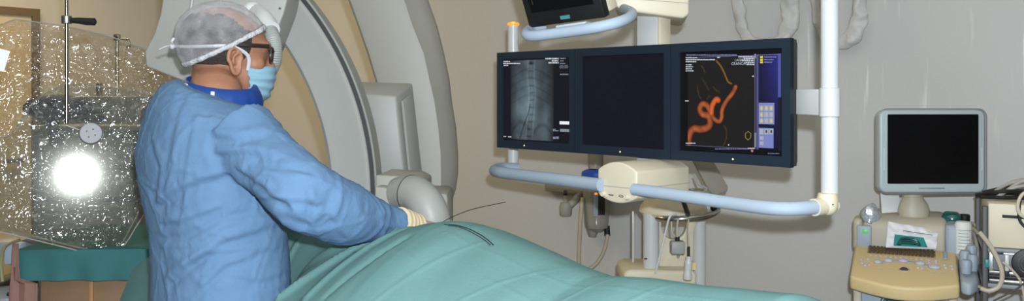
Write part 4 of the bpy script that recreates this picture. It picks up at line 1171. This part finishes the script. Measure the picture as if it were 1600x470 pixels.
# flared head
mb = MB(); rings = []
for t_, w_, d_ in ((300,30,.08),(312,44,.11),(322,52,.13),(330,54,.13),(335,50,.12),(338,36,.1)):
    cpt = P(1052,t_,DS+.05); rings.append([cpt+V((math.cos(q)*w_*DS/F, math.sin(q)*d_, 0)) for q in [2*math.pi*k/32 for k in range(32)]])
part('head', mb.loft(rings), M['cream'], ps)
part('base', MB().prism([P(975,427,DS-.06), P(983,421,DS-.06), P(1084,423,DS-.06), P(1089,430,DS-.06), P(1089,446,DS-.06), P(975,446,DS-.06)], UY*.25, .012, 3), M['cream'], ps)
sb(1000,440,1075,700,DS-.02,.16,M['cream'],'lower_body',.02)
part('foot', MB().box((P(1040,0,DS).x, DS+.05, .05), (.5,.4,.1), bevel=.03, seg=3), M['cream'], ps)
part('handrail', MB().tube(spline([P(1027,340,DS-.03), P(1045,342,DS-.08), P(1075,341,DS-.1), P(1104,338,DS-.08), P(1120,331,DS-.03), P(1121,322,DS+.05)],7), .0125, 14), M['chrome'], ps, 'chrome handrail')
part('rail_end', MB().ball(P(1029,340,DS-.03), .0145, nu=12, nv=10), M['black'], ps)
part('rail_end', MB().ball(P(1115,325,DS-.02), .014, nu=12, nv=10), M['black'], ps)
sb(988,330,990.8,424,DS+.1,.02,M['white'],'thin_pole',.002)
part('maker_strip', MB().box(P(1009,404,DS-.034), (.012,.003,.006), bevel=.0), M['navy'], ps)
part('yellow_sticker', MB().box(P(1084,416,DS+.02), (.014,.004,.03)), mat('yellow_sticker', (220,200,130), .6), ps)
arm = part('swivel_arm', MB().prism([P(1073,232,3.62), P(1104,232,3.62), P(1138,292,3.62), P(1137,299,3.62), P(1122,305,3.62), P(1110,303,3.62)], UY*.03, .006, 3), M['slab'], ps, 'smoky clear tilted slab')
part('arm_cap', MB().lathe(P(1090,302,3.6), [(.055,-.03),(.06,0),(.05,.015),(.02,.02)], 24), M['canister'], ps)
part('arm_cable', MB().tube(spline([P(1085,272,3.58), P(1092,288,3.56), P(1104,294,3.56), P(1096,300,3.57), P(1080,297,3.58)],6), .005, 8), M['grey'], ps)
# hanging bits
jb = thing('cable_box', 'small grey box hanging on a cable under the chrome handrail', 'connector box', P(1058,397,3.42))
part('box', MB().box(P(1058.5,386,3.42), (.054,.045,.05), bevel=.006), M['grey'], jb)
part('plug', MB().cyl(P(1058.5,377,3.42), P(1058.5,370,3.42), .009, 12), M['black'], jb)
part('cable', MB().tube(spline([P(1058.5,371,3.42), P(1058,355,3.43), P(1060,341,3.44)],6), .004, 8), M['hose'], jb)
part('cable', MB().tube(spline([P(1056,371,3.425), P(1050,362,3.45), P(1049,345,3.46)],6), .004, 8), M['hose'], jb)
part('ring', MB().tube([P(1060+1.6*math.cos(q),399.5+2.5*math.sin(q),3.42) for q in [2*math.pi*k/14 for k in range(14)]], .0012, 6, close=True), M['steel'], jb)
rm = thing('hand_control', 'white hand control hanging on a coiled cable in front of the pedestal', 'hand control', P(1075,437,3.38))
part('body', MB().tube(spline([P(1076,400,3.38), P(1076,408,3.38), P(1074.5,428,3.38), P(1074.5,437,3.38)],5), [.011]*5+[.015]*5+[.017]*5+[.013], 16), M['white'], rm)
part('strain_relief', MB().cyl(P(1076,400,3.38), P(1076,385,3.38), .0055, 10), M['black'], rm)
cp = spline([P(1076,386,3.38), P(1075,360,3.38), P(1076,343,3.40)],8)
part('cable', MB().tube(cp, .003, 8), M['hose'], rm)
cp = []
for k in range(90):
    t_ = k/89; q = P(1067+9*t_, 312+26*t_, 3.40); cp.append(q+V((.008*math.cos(k*.9), .008*math.sin(k*.9), 0)))
part('coiled_cable', MB().tube(cp, .0028, 6), M['darkgrey'], rm)
single('white_cable', MB().tube(spline([P(1058,335,3.45), P(1047,338,3.44), P(1040,362,3.44), P(1031,400,3.44), P(1024,427,3.45)],8), .0045, 8), M['white'], 'loose white cable running down the pedestal from the handrail', 'cable')

# ------------------------------------------------------------------ padded loops on the wall
def padloop(name, label, pts, rads, seed, closed):
    pp = spline([onwall(x,y,.07) for x,y in pts], 14)
    rr = []
    for i in range(len(pp)):
        t_ = i/(len(pp)-1)*(len(rads)-1); j = min(int(t_), len(rads)-2); rr.append((rads[j]+(rads[j+1]-rads[j])*(t_-j)))
    mb = MB().tube(pp, [x*onwall(1200,0).y/F for x in rr], 22, flat=.55, up=WN)
    mb2 = MB()
    for v in mb.V:
        n = V((noise.noise(v*22+V((seed,0,0))), noise.noise(v*22+V((0,seed,0))), noise.noise(v*20)))
        mb2.V.append(v+n*.012+n.normalized()*.004*abs(noise.noise(v*60)))
    mb2.F = mb.F
    t = thing(name, label, 'padded loop', onwall(pts[len(pts)//2][0], pts[len(pts)//2][1], .07), 'padded loops hung on the wall')
    part('padding', mb2, M['loop'], t, angle=180)
    q = onwall((pts[0][0]+pts[-1][0])/2, -92, .05)
    part('wall_hook', MB().tube(spline([onwall((pts[0][0]+pts[-1][0])/2,-100,.0), onwall((pts[0][0]+pts[-1][0])/2,-96,.08), onwall((pts[0][0]+pts[-1][0])/2,-104,.09)],5), .008, 10), M['chrome'], t)
    return t
padloop('padded_loop', 'grey padded loop on the wall directly above the right bank monitor',
        [(1196,-90),(1165,-70),(1152,-30),(1154,5),(1157,32),(1166,54),(1185,66),(1205,66),(1224,58),(1233,38),(1234,5),(1234,-30),(1225,-70),(1197,-90)], [9,9,9,9,9.5,9,8,8,11,13.5,13.5,13,10,9], 3, True)
padloop('padded_loop', 'grey padded loop on the wall partly behind the right white post',
        [(1310,-95),(1284,-70),(1276,-30),(1275,5),(1279,32),(1288,52),(1302,64),(1316,66),(1330,57),(1340,38),(1342,5),(1340,-30),(1334,-70),(1311,-95)], [8,8,8,7.5,7.5,7.5,8,10,12,12,11,11,9,8], 8, True)

# ------------------------------------------------------------------ ultrasound machine
US_A = V((.906,-.423,0)); US_B = V((.423,.906,0)); UO = V((1.514,3.3,0)); USX = (US_A,US_B,UZ)
def U(s, d, z): return UO+US_A*s+US_B*d+UZ*z
us = thing('ultrasound_machine', 'beige ultrasound machine with silver monitor and keyboard console', 'ultrasound machine', U(0,.1,0))
# console slab: curved front
top = [(-.185,.0),(.168,.0)]
fr = [(.168-.355*k/16, -.28-.055*math.sin(math.pi*k/16)*1.0-.0) for k in range(17)]
def cz_(d): return .857+d*(.857-.786)/.28
out = top+fr
t_poly = [U(s,d,cz_(d)) for s,d in out]
bm = bmesh.new(); tv = [bm.verts.new(p) for p in t_poly]; bv = [bm.verts.new(p-UZ*.052+US_B*(.012 if i > 1 else 0)) for i, p in enumerate(t_poly)]
n = len(tv); bm.faces.new(tv); bm.faces.new(bv[::-1])
for i in range(n): bm.faces.new((tv[i], bv[i], bv[(i+1)%n], tv[(i+1)%n]))
bmesh.ops.recalc_face_normals(bm, faces=bm.faces[:])
e = [x for x in bm.edges if len(x.link_faces)==2 and x.calc_face_angle(0) > .5]
bmesh.ops.bevel(bm, geom=e, offset=.010, segments=3, affect='EDGES', profile=.5)
con = part('console', MB().take(bm), M['usbeige'], us)
def C_(s, d, h=0.0): return U(s,d,cz_(d)+h)
cn_ = (C_(0,0)-C_(0,-.1)); cb_ = cn_.normalized(); cu_ = US_A.cross(cb_).normalized()
CXA = (US_A, cb_, cu_)
kb = part('keyboard', MB().box(C_(-.02,-.048,.001), (.235,.062,.003), CXA, .001), mat('keyboard_bed', (150,130,90), .6), con)
for r_ in range(5):
    kk = MB()
    for c_ in range(17):
        kk.box(C_(-.128+c_*.0134+(.004 if r_%2 else 0), -.074+r_*.0128, .0045), (.0105,.0095,.006), CXA, .0015, 1)
    part('key_row', kk, M['key'], kb, 'row of dark brown keys')
for (s,d,w_,m) in ((-.098,-.155,.015,'btn'),(-.062,-.135,.016,'btn'),(-.012,-.128,.017,'lilac'),(.045,-.138,.017,'btn'),(.092,-.16,.021,'btn')):
    part('dial_key', MB().ball(C_(s,d,.004), (w_,w_*.72,.008), CXA, 18, 10), M[m], con)
part('dial_groove', MB().tube(spline([C_(s,d,.0005) for s,d in ((-.098,-.155),(-.062,-.135),(-.012,-.126),(.045,-.136),(.092,-.16))],6), .007, 8, flat=.35, up=cu_), M['usgrey'], con)
part('trackball', MB().ball(C_(-.008,-.195,.001), (.014,.014,.008), CXA, 18, 12), M['darkgrey'], con, 'dark trackball')
part('trackball_ring', MB().tube([C_(-.008+.017*math.cos(q),-.195+.015*math.sin(q),.001) for q in [2*math.pi*k/24 for k in range(24)]], .0025, 8, close=True), M['usneck'], con)
rn = random.Random(4)
for k in range(12):
    part('function_key', MB().box(C_(-.125+k*.0175,-.098,.002), (.010,.007,.004), CXA, .001, 1), M['btn'], con)
for (s,d) in ((.075,-.105),(.075,-.12),(.098,-.105),(.098,-.12),(-.155,-.14),(-.132,-.135),(.125,-.135),(.148,-.135),(.128,-.155),(.15,-.16),(.038,-.172),(.05,-.175),(-.15,-.17),(-.125,-.178),(-.14,-.185)):
    part('function_key', MB().ball(C_(s,d,.001), (.006,.005,.005), CXA, 10, 8), M['btn' if rn.random() > .3 else 'lilac'], con)
for (s,d,w_) in ((-.09,-.21,.025),(-.055,-.20,.018),(.06,-.19,.02),(.09,-.205,.022),(.12,-.2,.02)):
    part('print_mark', MB().box(C_(s,d,.0006), (w_,.004,.0008), CXA), M['usneck'], con)
part('slider_strip', MB().box(C_(.13,-.055,.004), (.013,.07,.008), CXA, .003), M['usgrey'], con)
# housing behind
bo_ = MB().prism([U(-.16,.02,.0)+UZ*z+US_B*d for z, d in ((.10,0),(.94,0),(.965,.04),(.965,.30),(.10,.36))], US_A*.30, .02, 3)
part('housing', bo_, M['usneck'], us)
part('left_cheek', MB().box(U(-.176,.06,.895), (.035,.12,.125), USX, .015, 3), M['usneck'], us)
pn_ = part('side_panel', MB().box(U(-.152,-.005,.888), (.052,.02,.09), USX, .004), M['usgrey'], us, 'blue-grey side panel')
part('green_display', MB().box(U(-.148,-.017,.912), (.022,.004,.014), USX, .001), M['greenled'], pn_)
part('right_cheek', MB().box(U(.165,.05,.87), (.07,.13,.17), USX, .015, 3), M['usgrey'], us, 'blue-grey right cheek')
part('lower_panel', MB().box(U(-.01,-.18,.50), (.31,.02,.47), USX, .006), M['usgrey'], us, 'blue-grey lower front panel')
part('lower_body', MB().box(U(-.01,.06,.44), (.34,.46,.66), USX, .02), M['usneck'], us)
for s in (-.165,.15): part('upright', MB().box(U(s,-.18,.44), (.03,.05,.68), USX, .008), M['usneck'], us)
part('wheel_base', MB().box(U(-.01,.0,.10), (.42,.62,.05), USX, .02), M['cabinet'], us)
for s in (-.18,.16):
    for d in (-.26,.26): part('caster', MB().lathe(U(s,d,.055), [(.048,-.018),(.054,0),(.048,.018)], 18, (US_B,UZ,US_A)), M['black'], us)
# probe holder at right
ph = part('probe_holder', MB().prism([U(.172,.0,.805), U(.172,-.24,.745), U(.20,-.255,.742), U(.226,-.22,.75), U(.232,-.1,.78), U(.232,.0,.805)], UZ*.045, .012, 3), mat('bluegrey_holder', (154,163,172), .5), us, 'blue-grey probe holder')
for s,d,h in ((.190,-.15,.035),(.213,-.17,.03),(.213,-.12,.045),(.192,-.2,.02)):
    part('cup', MB().lathe(U(s,d,.845+(d+.24)*.2-.02), [(.016,-.02),(.018,0),(.0185,h),(.014,h+.008),(.003,h+.009)], 18), M['usgrey'], ph)
part('cup_cover', MB().ball(U(.200,-.05,.84), (.03,.05,.016), USX, 20, 10), M['usbeige'], ph, 'beige cup cover')
part('cup', MB().lathe(U(.205,-.08,.835), [(.014,0),(.015,.04),(.013,.045)], 16), M['usbeige'], ph)
# neck and monitor (turned to the front)
ncz = P(1427,345,3.40)
part('swivel_base', MB().lathe(V((ncz.x,ncz.y,zc_(352,3.4))), [(.09,-.02),(.088,.006),(.078,.02),(.055,.03),(.03,.032)], 30), M['usneck'], us)
rings = []
for y, w_, dd in ((338,22,.05),(328,24,.05),(318,21,.042),(308,15,.035),(298,14,.03),(285,14,.03)):
    cpt = P(1427.5-(0 if y>315 else 1),y,3.40); rings.append([cpt+V((math.cos(q)*w_*3.4/F, math.sin(q)*dd, 0)) for q in [2*math.pi*k/24 for k in range(24)]])
part('neck', MB().loft(rings), M['usneck'], us)
def rrect(x0,y0,x1,y1,r,D,n=6):
    o = []
    for cx,cy,a0 in ((x1-r,y0+r,-90),(x1-r,y1-r,0),(x0+r,y1-r,90),(x0+r,y0+r,180)):
        for k in range(n+1):
            q = math.radians(a0+90*k/n); o.append(P(cx+r*math.cos(q), cy+r*math.sin(q), D))
    return o
DM = 3.30
mon = part('monitor', MB().prism(rrect(1375,172,1539.5,301,11,DM), UY*.05, .008, 3), M['usframe'], us, 'silver-framed monitor')
part('monitor_rear', MB().prism(rrect(1380,177,1534,296,12,DM+.05), UY*.03, .01, 3), M['cabinet'], mon)
part('edge_band', MB().tube(rrect(1374.6,171.6,1539.9,301.4,11,DM+.035), .006, 8, close=True), M['cabinet'], mon, 'darker grey edge band')
part('screen', MB().prism(rrect(1387,178.5,1529,287,1.5,DM-.0015,2), UY*.004), M['screen_black'], mon, 'dark screen')
for x in (1381.5,1534.5): part('side_slot', MB().tube([P(x,230,DM-.001), P(x,266,DM-.001)], .0018, 8), M['white'], mon)
part('maker_plate', MB().box(P(1456,294,DM-.001), (.098,.003,.004), bevel=.001), M['cabinet'], mon)
# --- things resting on the machine
sp_ = U(-.02,.012,.89)
pk = thing('instrument_packet', 'clear peel packet with teal tubing leaning above the keyboard', 'packet', P(1425,386,3.28))
def pkp(x, y, D): return P(x,y,D)
pw = [P(1384,386,3.27), P(1388,346.5,3.325), P(1465,361,3.285), P(1462,389,3.235)]
def pq(u, v, w=0.0):
    a = pw[1].lerp(pw[2], u); c = pw[0].lerp(pw[3], u); nn = (pw[2]-pw[1]).cross(pw[0]-pw[1]).normalized()
    if nn.y > 0: nn = -nn
    return a.lerp(c, v)+nn*w
mb = MB(); nu, nv = 24, 16
mb.add([pq(i/nu, j/nv, .006*noise.noise(V((i*.35,j*.4,2)))+.004) for j in range(nv+1) for i in range(nu+1)]+[pq(i/nu, j/nv, -.003) for j in range(nv+1) for i in range(nu+1)],
       [(j*(nu+1)+i, j*(nu+1)+i+1, (j+1)*(nu+1)+i+1, (j+1)*(nu+1)+i) for j in range(nv) for i in range(nu)]+[tuple(x+(nu+1)*(nv+1) for x in (j*(nu+1)+i, (j+1)*(nu+1)+i, (j+1)*(nu+1)+i+1, j*(nu+1)+i+1)) for j in range(nv) for i in range(nu)])
part('wrapper', mb, mat('glossy_white_wrapper', (216,216,220), .25, spec=.6, bump=(40,.3)), pk, 'glossy white wrapper', angle=180)
part('window', MB().prism([pq(.14,.52,.011), pq(.72,.52,.011), pq(.82,.98,.011), pq(.14,.98,.011)], pq(0,0,.001)-pq(0,0,0)), M['teal'], pk, 'teal window')
for k in range(3):
    part('tubing', MB().tube(spline([pq(.22+.02*k,.95,.016), pq(.28,.70+.08*k,.017), pq(.45,.66+.1*k,.017), pq(.6,.75+.06*k,.017), pq(.66,.97,.016)],6), .0045, 8), M['tealwrap'], pk)
part('printed_line', MB().prism([pq(.3,.30,.011), pq(.9,.32,.011), pq(.9,.35,.011), pq(.3,.33,.011)], pq(0,0,.0006)-pq(0,0,0)), M['ink'], pk)
single('paper_card', MB().prism([P(1376,302,3.44), P(1405,304,3.44), P(1407,331,3.42), P(1378,333,3.42)], V((0,.004,0)), .001), M['paper'], 'white paper card leaning behind the monitor foot', 'paper')
gm_ = MB().ball(P(1361,336,3.40), (.036,.03,.045), nu=26, nv=18)
gm_.V = [v+V((noise.noise(v*40), noise.noise(v*40+V((5,0,0))), noise.noise(v*36+V((0,7,0)))))*.010 for v in gm_.V]
single('plastic_bundle', gm_, mat('crinkled_silver_plastic', (190,196,204), .18, metal=.5, bump=(50,.5)), 'crinkled silvery plastic bundle on the left of the ultrasound machine', 'plastic wrap', angle=180)
cg = MB().tube(spline([P(1474,341,3.38), P(1486,342,3.36), P(1500,343,3.35)],5), [.020,.026,.029,.030,.030,.030,.030,.030,.029,.026,.02], 20)
single('gel_bottle', cg, clear('teal_clear_plastic', (60,140,135), 1.6, .12, milk=.45, milkcol=(40,120,118)), 'teal see-through bottle lying on the ultrasound machine top', 'bottle')
bt = thing('brown_bottle', 'small bottle with black cap behind the white bottle', 'bottle', P(1507,364,3.36))
part('body', MB().lathe(V(P(1507,364,3.36)), [(.022,0),(.024,.004),(.024,.038),(.016,.05)], 20), mat('amber_bottle', (120,98,84), .35), bt)
part('cap', MB().lathe(V(P(1507,345,3.36)), [(.019,0),(.020,.003),(.020,.022),(.017,.026)], 20), M['black'], bt)
wb = thing('white_bottle', 'white plastic bottle with printed label beside the console', 'bottle', P(1505,397,3.22))
part('body', MB().lathe(V(P(1505,397,3.22)), [(.026,0),(.029,.004),(.029,.112),(.024,.122),(.014,.124)], 26), M['paper'], wb)
for k in range(7):
    z0 = P(1505,388-5*k,3.22); arc = [V((z0.x+.0296*math.cos(q), z0.y+.0296*math.sin(q), z0.z)) for q in [math.radians(-150+(60+(k*37)%45)*i/8) for i in range(9)]]
    part('print_line', MB().tube(arc, .0016, 6), mat('green_print', (160,180,176), .7) if k == 0 else bpy.data.materials['green_print'], wb)
# cables of the probes
cbm = [([(1512,352),(1526,362),(1535,380),(1541,405),(1548,435),(1540,449),(1528,447)], 3.2), ([(1516,356),(1524,372),(1527,395),(1526,420)], 3.24), ([(1508,350),(1520,349),(1534,366),(1539,390),(1537,415)], 3.26)]
for i, (pts, D) in enumerate(cbm):
    single('probe_cable', MB().tube(spline([P(x,y,D+.02*math.sin(j)) for j,(x,y) in enumerate(pts)],7), .0065, 10), M['hose'], ('outer beige probe cable looping down beside the probe holder', 'inner short beige probe cable behind the probe holder', 'middle beige probe cable between the other two')[i], 'cable', group='probe cables right of the console')
single('coiled_probe_lead', MB().tube(spline([P(x,y,3.10) for x,y in ((1378,470),(1382,465),(1392,463),(1398,470),(1390,478),(1380,474),(1386,467),(1400,468),(1412,466),(1422,468),(1420,478))],6), .006, 8), M['tealwrap'], 'dark coiled lead hanging in front of the blue lower panel', 'cable')

# ------------------------------------------------------------------ equipment cart at right edge
KO = V((1.615, 2.955, 0))                 # front left corner; the cart stands parallel to the ultrasound machine
def K(s, d, z): return KO+US_A*s+US_B*d+UZ*z
def KP(px, py, off=0.0):
    """point of the cart's front plane (moved off towards the camera) on a sight line"""
    r = V(((px-CX)/F, 1, -(py-HY)/F)); o = V((0,0,EYE)); t = ((KO-US_B*off)-o).dot(US_B)/r.dot(US_B); return o+r*t
def ks(px): return (KP(px,145)-KO).dot(US_A)
def kz(px, py): return KP(px,py).z
CWD, CDP = .46, .36
ctop, cbot = kz(1543,317), kz(1545,385)
sh1, sh2 = kz(1545,386), kz(1545,441)
ec = thing('equipment_cart', 'grey metal equipment cart at the right edge of the picture', 'cart', K(CWD/2,CDP/2,0))
for s in (.008, CWD):
    for d in (.0, CDP): part('post', MB().box(K(s,d,ctop/2), (.018,.022,ctop-.02), USX, .003), M['darkgrey'], ec)
for z in (sh1-.008, sh2-.008, .38): part('shelf', MB().box(K(CWD/2,CDP/2,z), (CWD,CDP+.02,.014), USX, .003), M['cabinet'], ec)
part('wheel_frame', MB().box(K(CWD/2,CDP/2,.1), (CWD,CDP,.03), USX, .005), M['darkgrey'], ec)
for s in (.01, CWD):
    for d in (0, CDP): part('caster', MB().lathe(K(s,d,.045), [(.038,-.012),(.044,0),(.038,.012)], 16, (US_B,UZ,US_A)), M['black'], ec)
s0, s1 = ks(1544), .44
c1 = thing('cream_device', 'cream metal case on the upper shelf of the right cart', 'device', K((s0+s1)/2,.17,sh1))
part('case', MB().box(K((s0+s1)/2, .172, (sh1+ctop)/2), (s1-s0,.34,ctop-sh1), USX, .005), M['cream'], c1)
part('handle', MB().tube([KP(1566,337.5,.012), KP(1590,339,.014), KP(1640,342,.012)], .005, 10), M['black'], c1)
zt_c = kz(1545,391)
c2_ = thing('fan_device', 'silver electronic unit with round fan on the lower shelf of the right cart', 'device', K((s0+s1)/2,.17,sh2))
part('case', MB().box(K((s0+s1)/2, .172, (sh2+zt_c)/2), (s1-s0,.34,zt_c-sh2), USX, .005), M['steel'], c2_)
zb1, zb2 = kz(1545,421), kz(1545,395)
part('back_panel', MB().box(K((s0+s1)/2+.004, -.001, (zb1+zb2)/2), (s1-s0-.02,.008,zb2-zb1), USX, .002), mat('grey_panel', (104,108,116), .45), c2_)
fc = KP(1607,412,.012); FX = (US_A,UZ,US_B)
fan = part('fan', MB().lathe(fc, [(.042,-.006),(.048,-.004),(.050,.004),(.036,.006),(.034,-.002)], 32, FX), M['fandark'], c2_, 'round black fan')
for r_ in (.013,.022,.031): part('guard_ring', MB().tube([fc+US_A*r_*math.cos(q)+UZ*r_*math.sin(q)-US_B*.008 for q in [2*math.pi*k/28 for k in range(28)]], .0014, 6, close=True), M['steel'], fan)
part('hub', MB().lathe(fc-US_B*.006, [(.012,-.002),(.012,.003)], 16, FX), M['hose'], fan)
part('socket', MB().box(KP(1562,395,.008), (.022,.01,.008), USX, .001), M['fandark'], c2_)
part('plug', MB().box(KP(1573,410,.012), (.013,.02,.055), USX, .003), M['white'], c2_)
part('plug_tip', MB().box(KP(1573,426,.011), (.015,.018,.024), USX, .003), M['navy'], c2_)
for py, m_, h_ in ((424,'chrome',.012),(437,'chrome',.012),(430.5,'fandark',.012)):
    part('trim_strip', MB().box(K((s0+s1)/2, -.003, kz(1545,py)), (s1-s0,.012,h_), USX, .004), M[m_], c2_)
single('teal_adapter', MB().box(KP(1542,411,.022), (.013,.018,.028), USX, .003), M['teal'], 'small teal plug on the cart post beside the fan unit', 'plug')
def pile(name, label, n, m, s0, s1, dz0, dz1, r, seed, d0):
    rn = random.Random(seed)
    for k in range(n):
        d = d0+rn.uniform(0,.2); z0 = ctop+r+.004+(dz0+(dz1-dz0)*k/max(1,n-1)); pts = []
        sa = s0+rn.uniform(0,.03)
        for j in range(7):
            s = sa+(s1-sa)*j/6; f_ = (0,.75,1,1,1,1,1)[j]
            pts.append(K(s, d+rn.uniform(-.03,.03), ctop+r+.002+(z0-ctop-r)*f_+rn.uniform(0,.006)))
        single(name, MB().tube(spline(pts,6), r, 8), m, label[k], 'cable', group='cables piled on the right cart')
pile('black_cable', ['lowest black cable in the pile on the cream case','second black cable from the bottom of the pile','third black cable from the bottom of the pile','fourth black cable from the bottom of the pile','fifth black cable from the bottom of the pile','topmost black cable of the dark pile'], 6, M['black'], -.015, .4, .0, .030, .0065, 3, .03)
pile('grey_cable', ['lowest pale grey cable over the black pile','second pale grey cable over the black pile','third pale grey cable over the black pile','fourth pale grey cable over the black pile','topmost pale grey cable of the pile'], 5, mat('pale_grey_cable', (166,160,150), .5), .03, .4, .036, .066, .0055, 6, .04)
def cartcable(name, pts, off, r, m, label):
    single(name, MB().tube(spline([KP(x,y,off) for x,y in pts],7), r, 8), m, label, 'cable')
cartcable('white_loop_cable', ((1612,298),(1598,303),(1591,316),(1591,328),(1597,337),(1612,342)), .035, .0055, mat('ivory_cable', (196,186,164), .5), 'ivory cable looping down in front of the cream case')
cartcable('black_loop_cable', ((1594,312),(1592,330),(1594,345),(1604,356),(1616,360)), .025, .005, M['black'], 'black cable hanging over the front of the cream case')
cartcable('beige_power_cable', ((1530,362),(1548,385),(1562,412),(1566,432),(1560,448),(1545,454),(1532,450)), .06, .0075, M['hose'], 'thick beige cable looping in front of the fan unit')
cartcable('thin_beige_cable', ((1566,409),(1580,420),(1594,438),(1600,460),(1604,480)), .04, .004, M['hose'], 'thin beige cable trailing down from the fan unit plug')
cartcable('dark_thin_cable', ((1552,470),(1572,460),(1590,450),(1610,432)), .05, .003, M['darkgrey'], 'thin dark cable below the fan unit')

# ------------------------------------------------------------------ light
def area(name, loc, size, power, col, target=None, sy=None):
    l = bpy.data.lights.new(name, 'AREA'); l.energy = power; l.color = col; l.size = size
    if sy: l.shape = 'RECTANGLE'; l.size_y = sy
    o = bpy.data.objects.new(name, l); COL.objects.link(o); o.location = loc
    if target is not None: o.rotation_euler = (V(target)-V(loc)).to_track_quat('-Z','Y').to_euler()
    return o
WARM = (1.0, .75, .36)
area('ceiling_lamp', (-2.6, 4.6, CE-.03), 1.2, 44, WARM, (-2.6,4.6,0), .4)
area('ceiling_lamp', (1.2, 2.3, CE-.03), 1.2, 3, WARM, (1.2,2.3,0), .4)
area('ceiling_lamp', (-1.2, 0.2, CE-.03), 1.2, 6, WARM, (-1.2,.2,0), .4)
fl_ = bpy.data.lights.new('camera_flash', 'POINT'); fl_.energy = 350; fl_.shadow_soft_size = .018; fl_.color = (.84,.92,1.0)
fo = bpy.data.objects.new('camera_flash', fl_); COL.objects.link(fo); fo.location = (.035, -.02, EYE+.10)
w = bpy.data.worlds.new('room_air'); SC.world = w; w.use_nodes = True
bg = w.node_tree.nodes['Background']; bg.inputs['Color'].default_value = (1.0,.78,.46,1); bg.inputs['Strength'].default_value = .024

# ------------------------------------------------------------------ camera
cam = bpy.data.cameras.new('camera'); cam.sensor_width = 36; cam.lens = F/1600*36; cam.shift_y = -(235-HY)/1600
co = bpy.data.objects.new('camera', cam); COL.objects.link(co); co.location = (0,0,EYE); co.rotation_euler = (math.pi/2,0,0)
cam.clip_start = .02
SC.camera = co
vs_s = SC.view_settings; SC.display_settings.display_device = 'sRGB'
vs_s.view_transform = 'Standard'; vs_s.look = 'None'; vs_s.exposure = 0; vs_s.gamma = 1; vs_s.use_curve_mapping = False
SC.cycles.transparent_max_bounces = 24
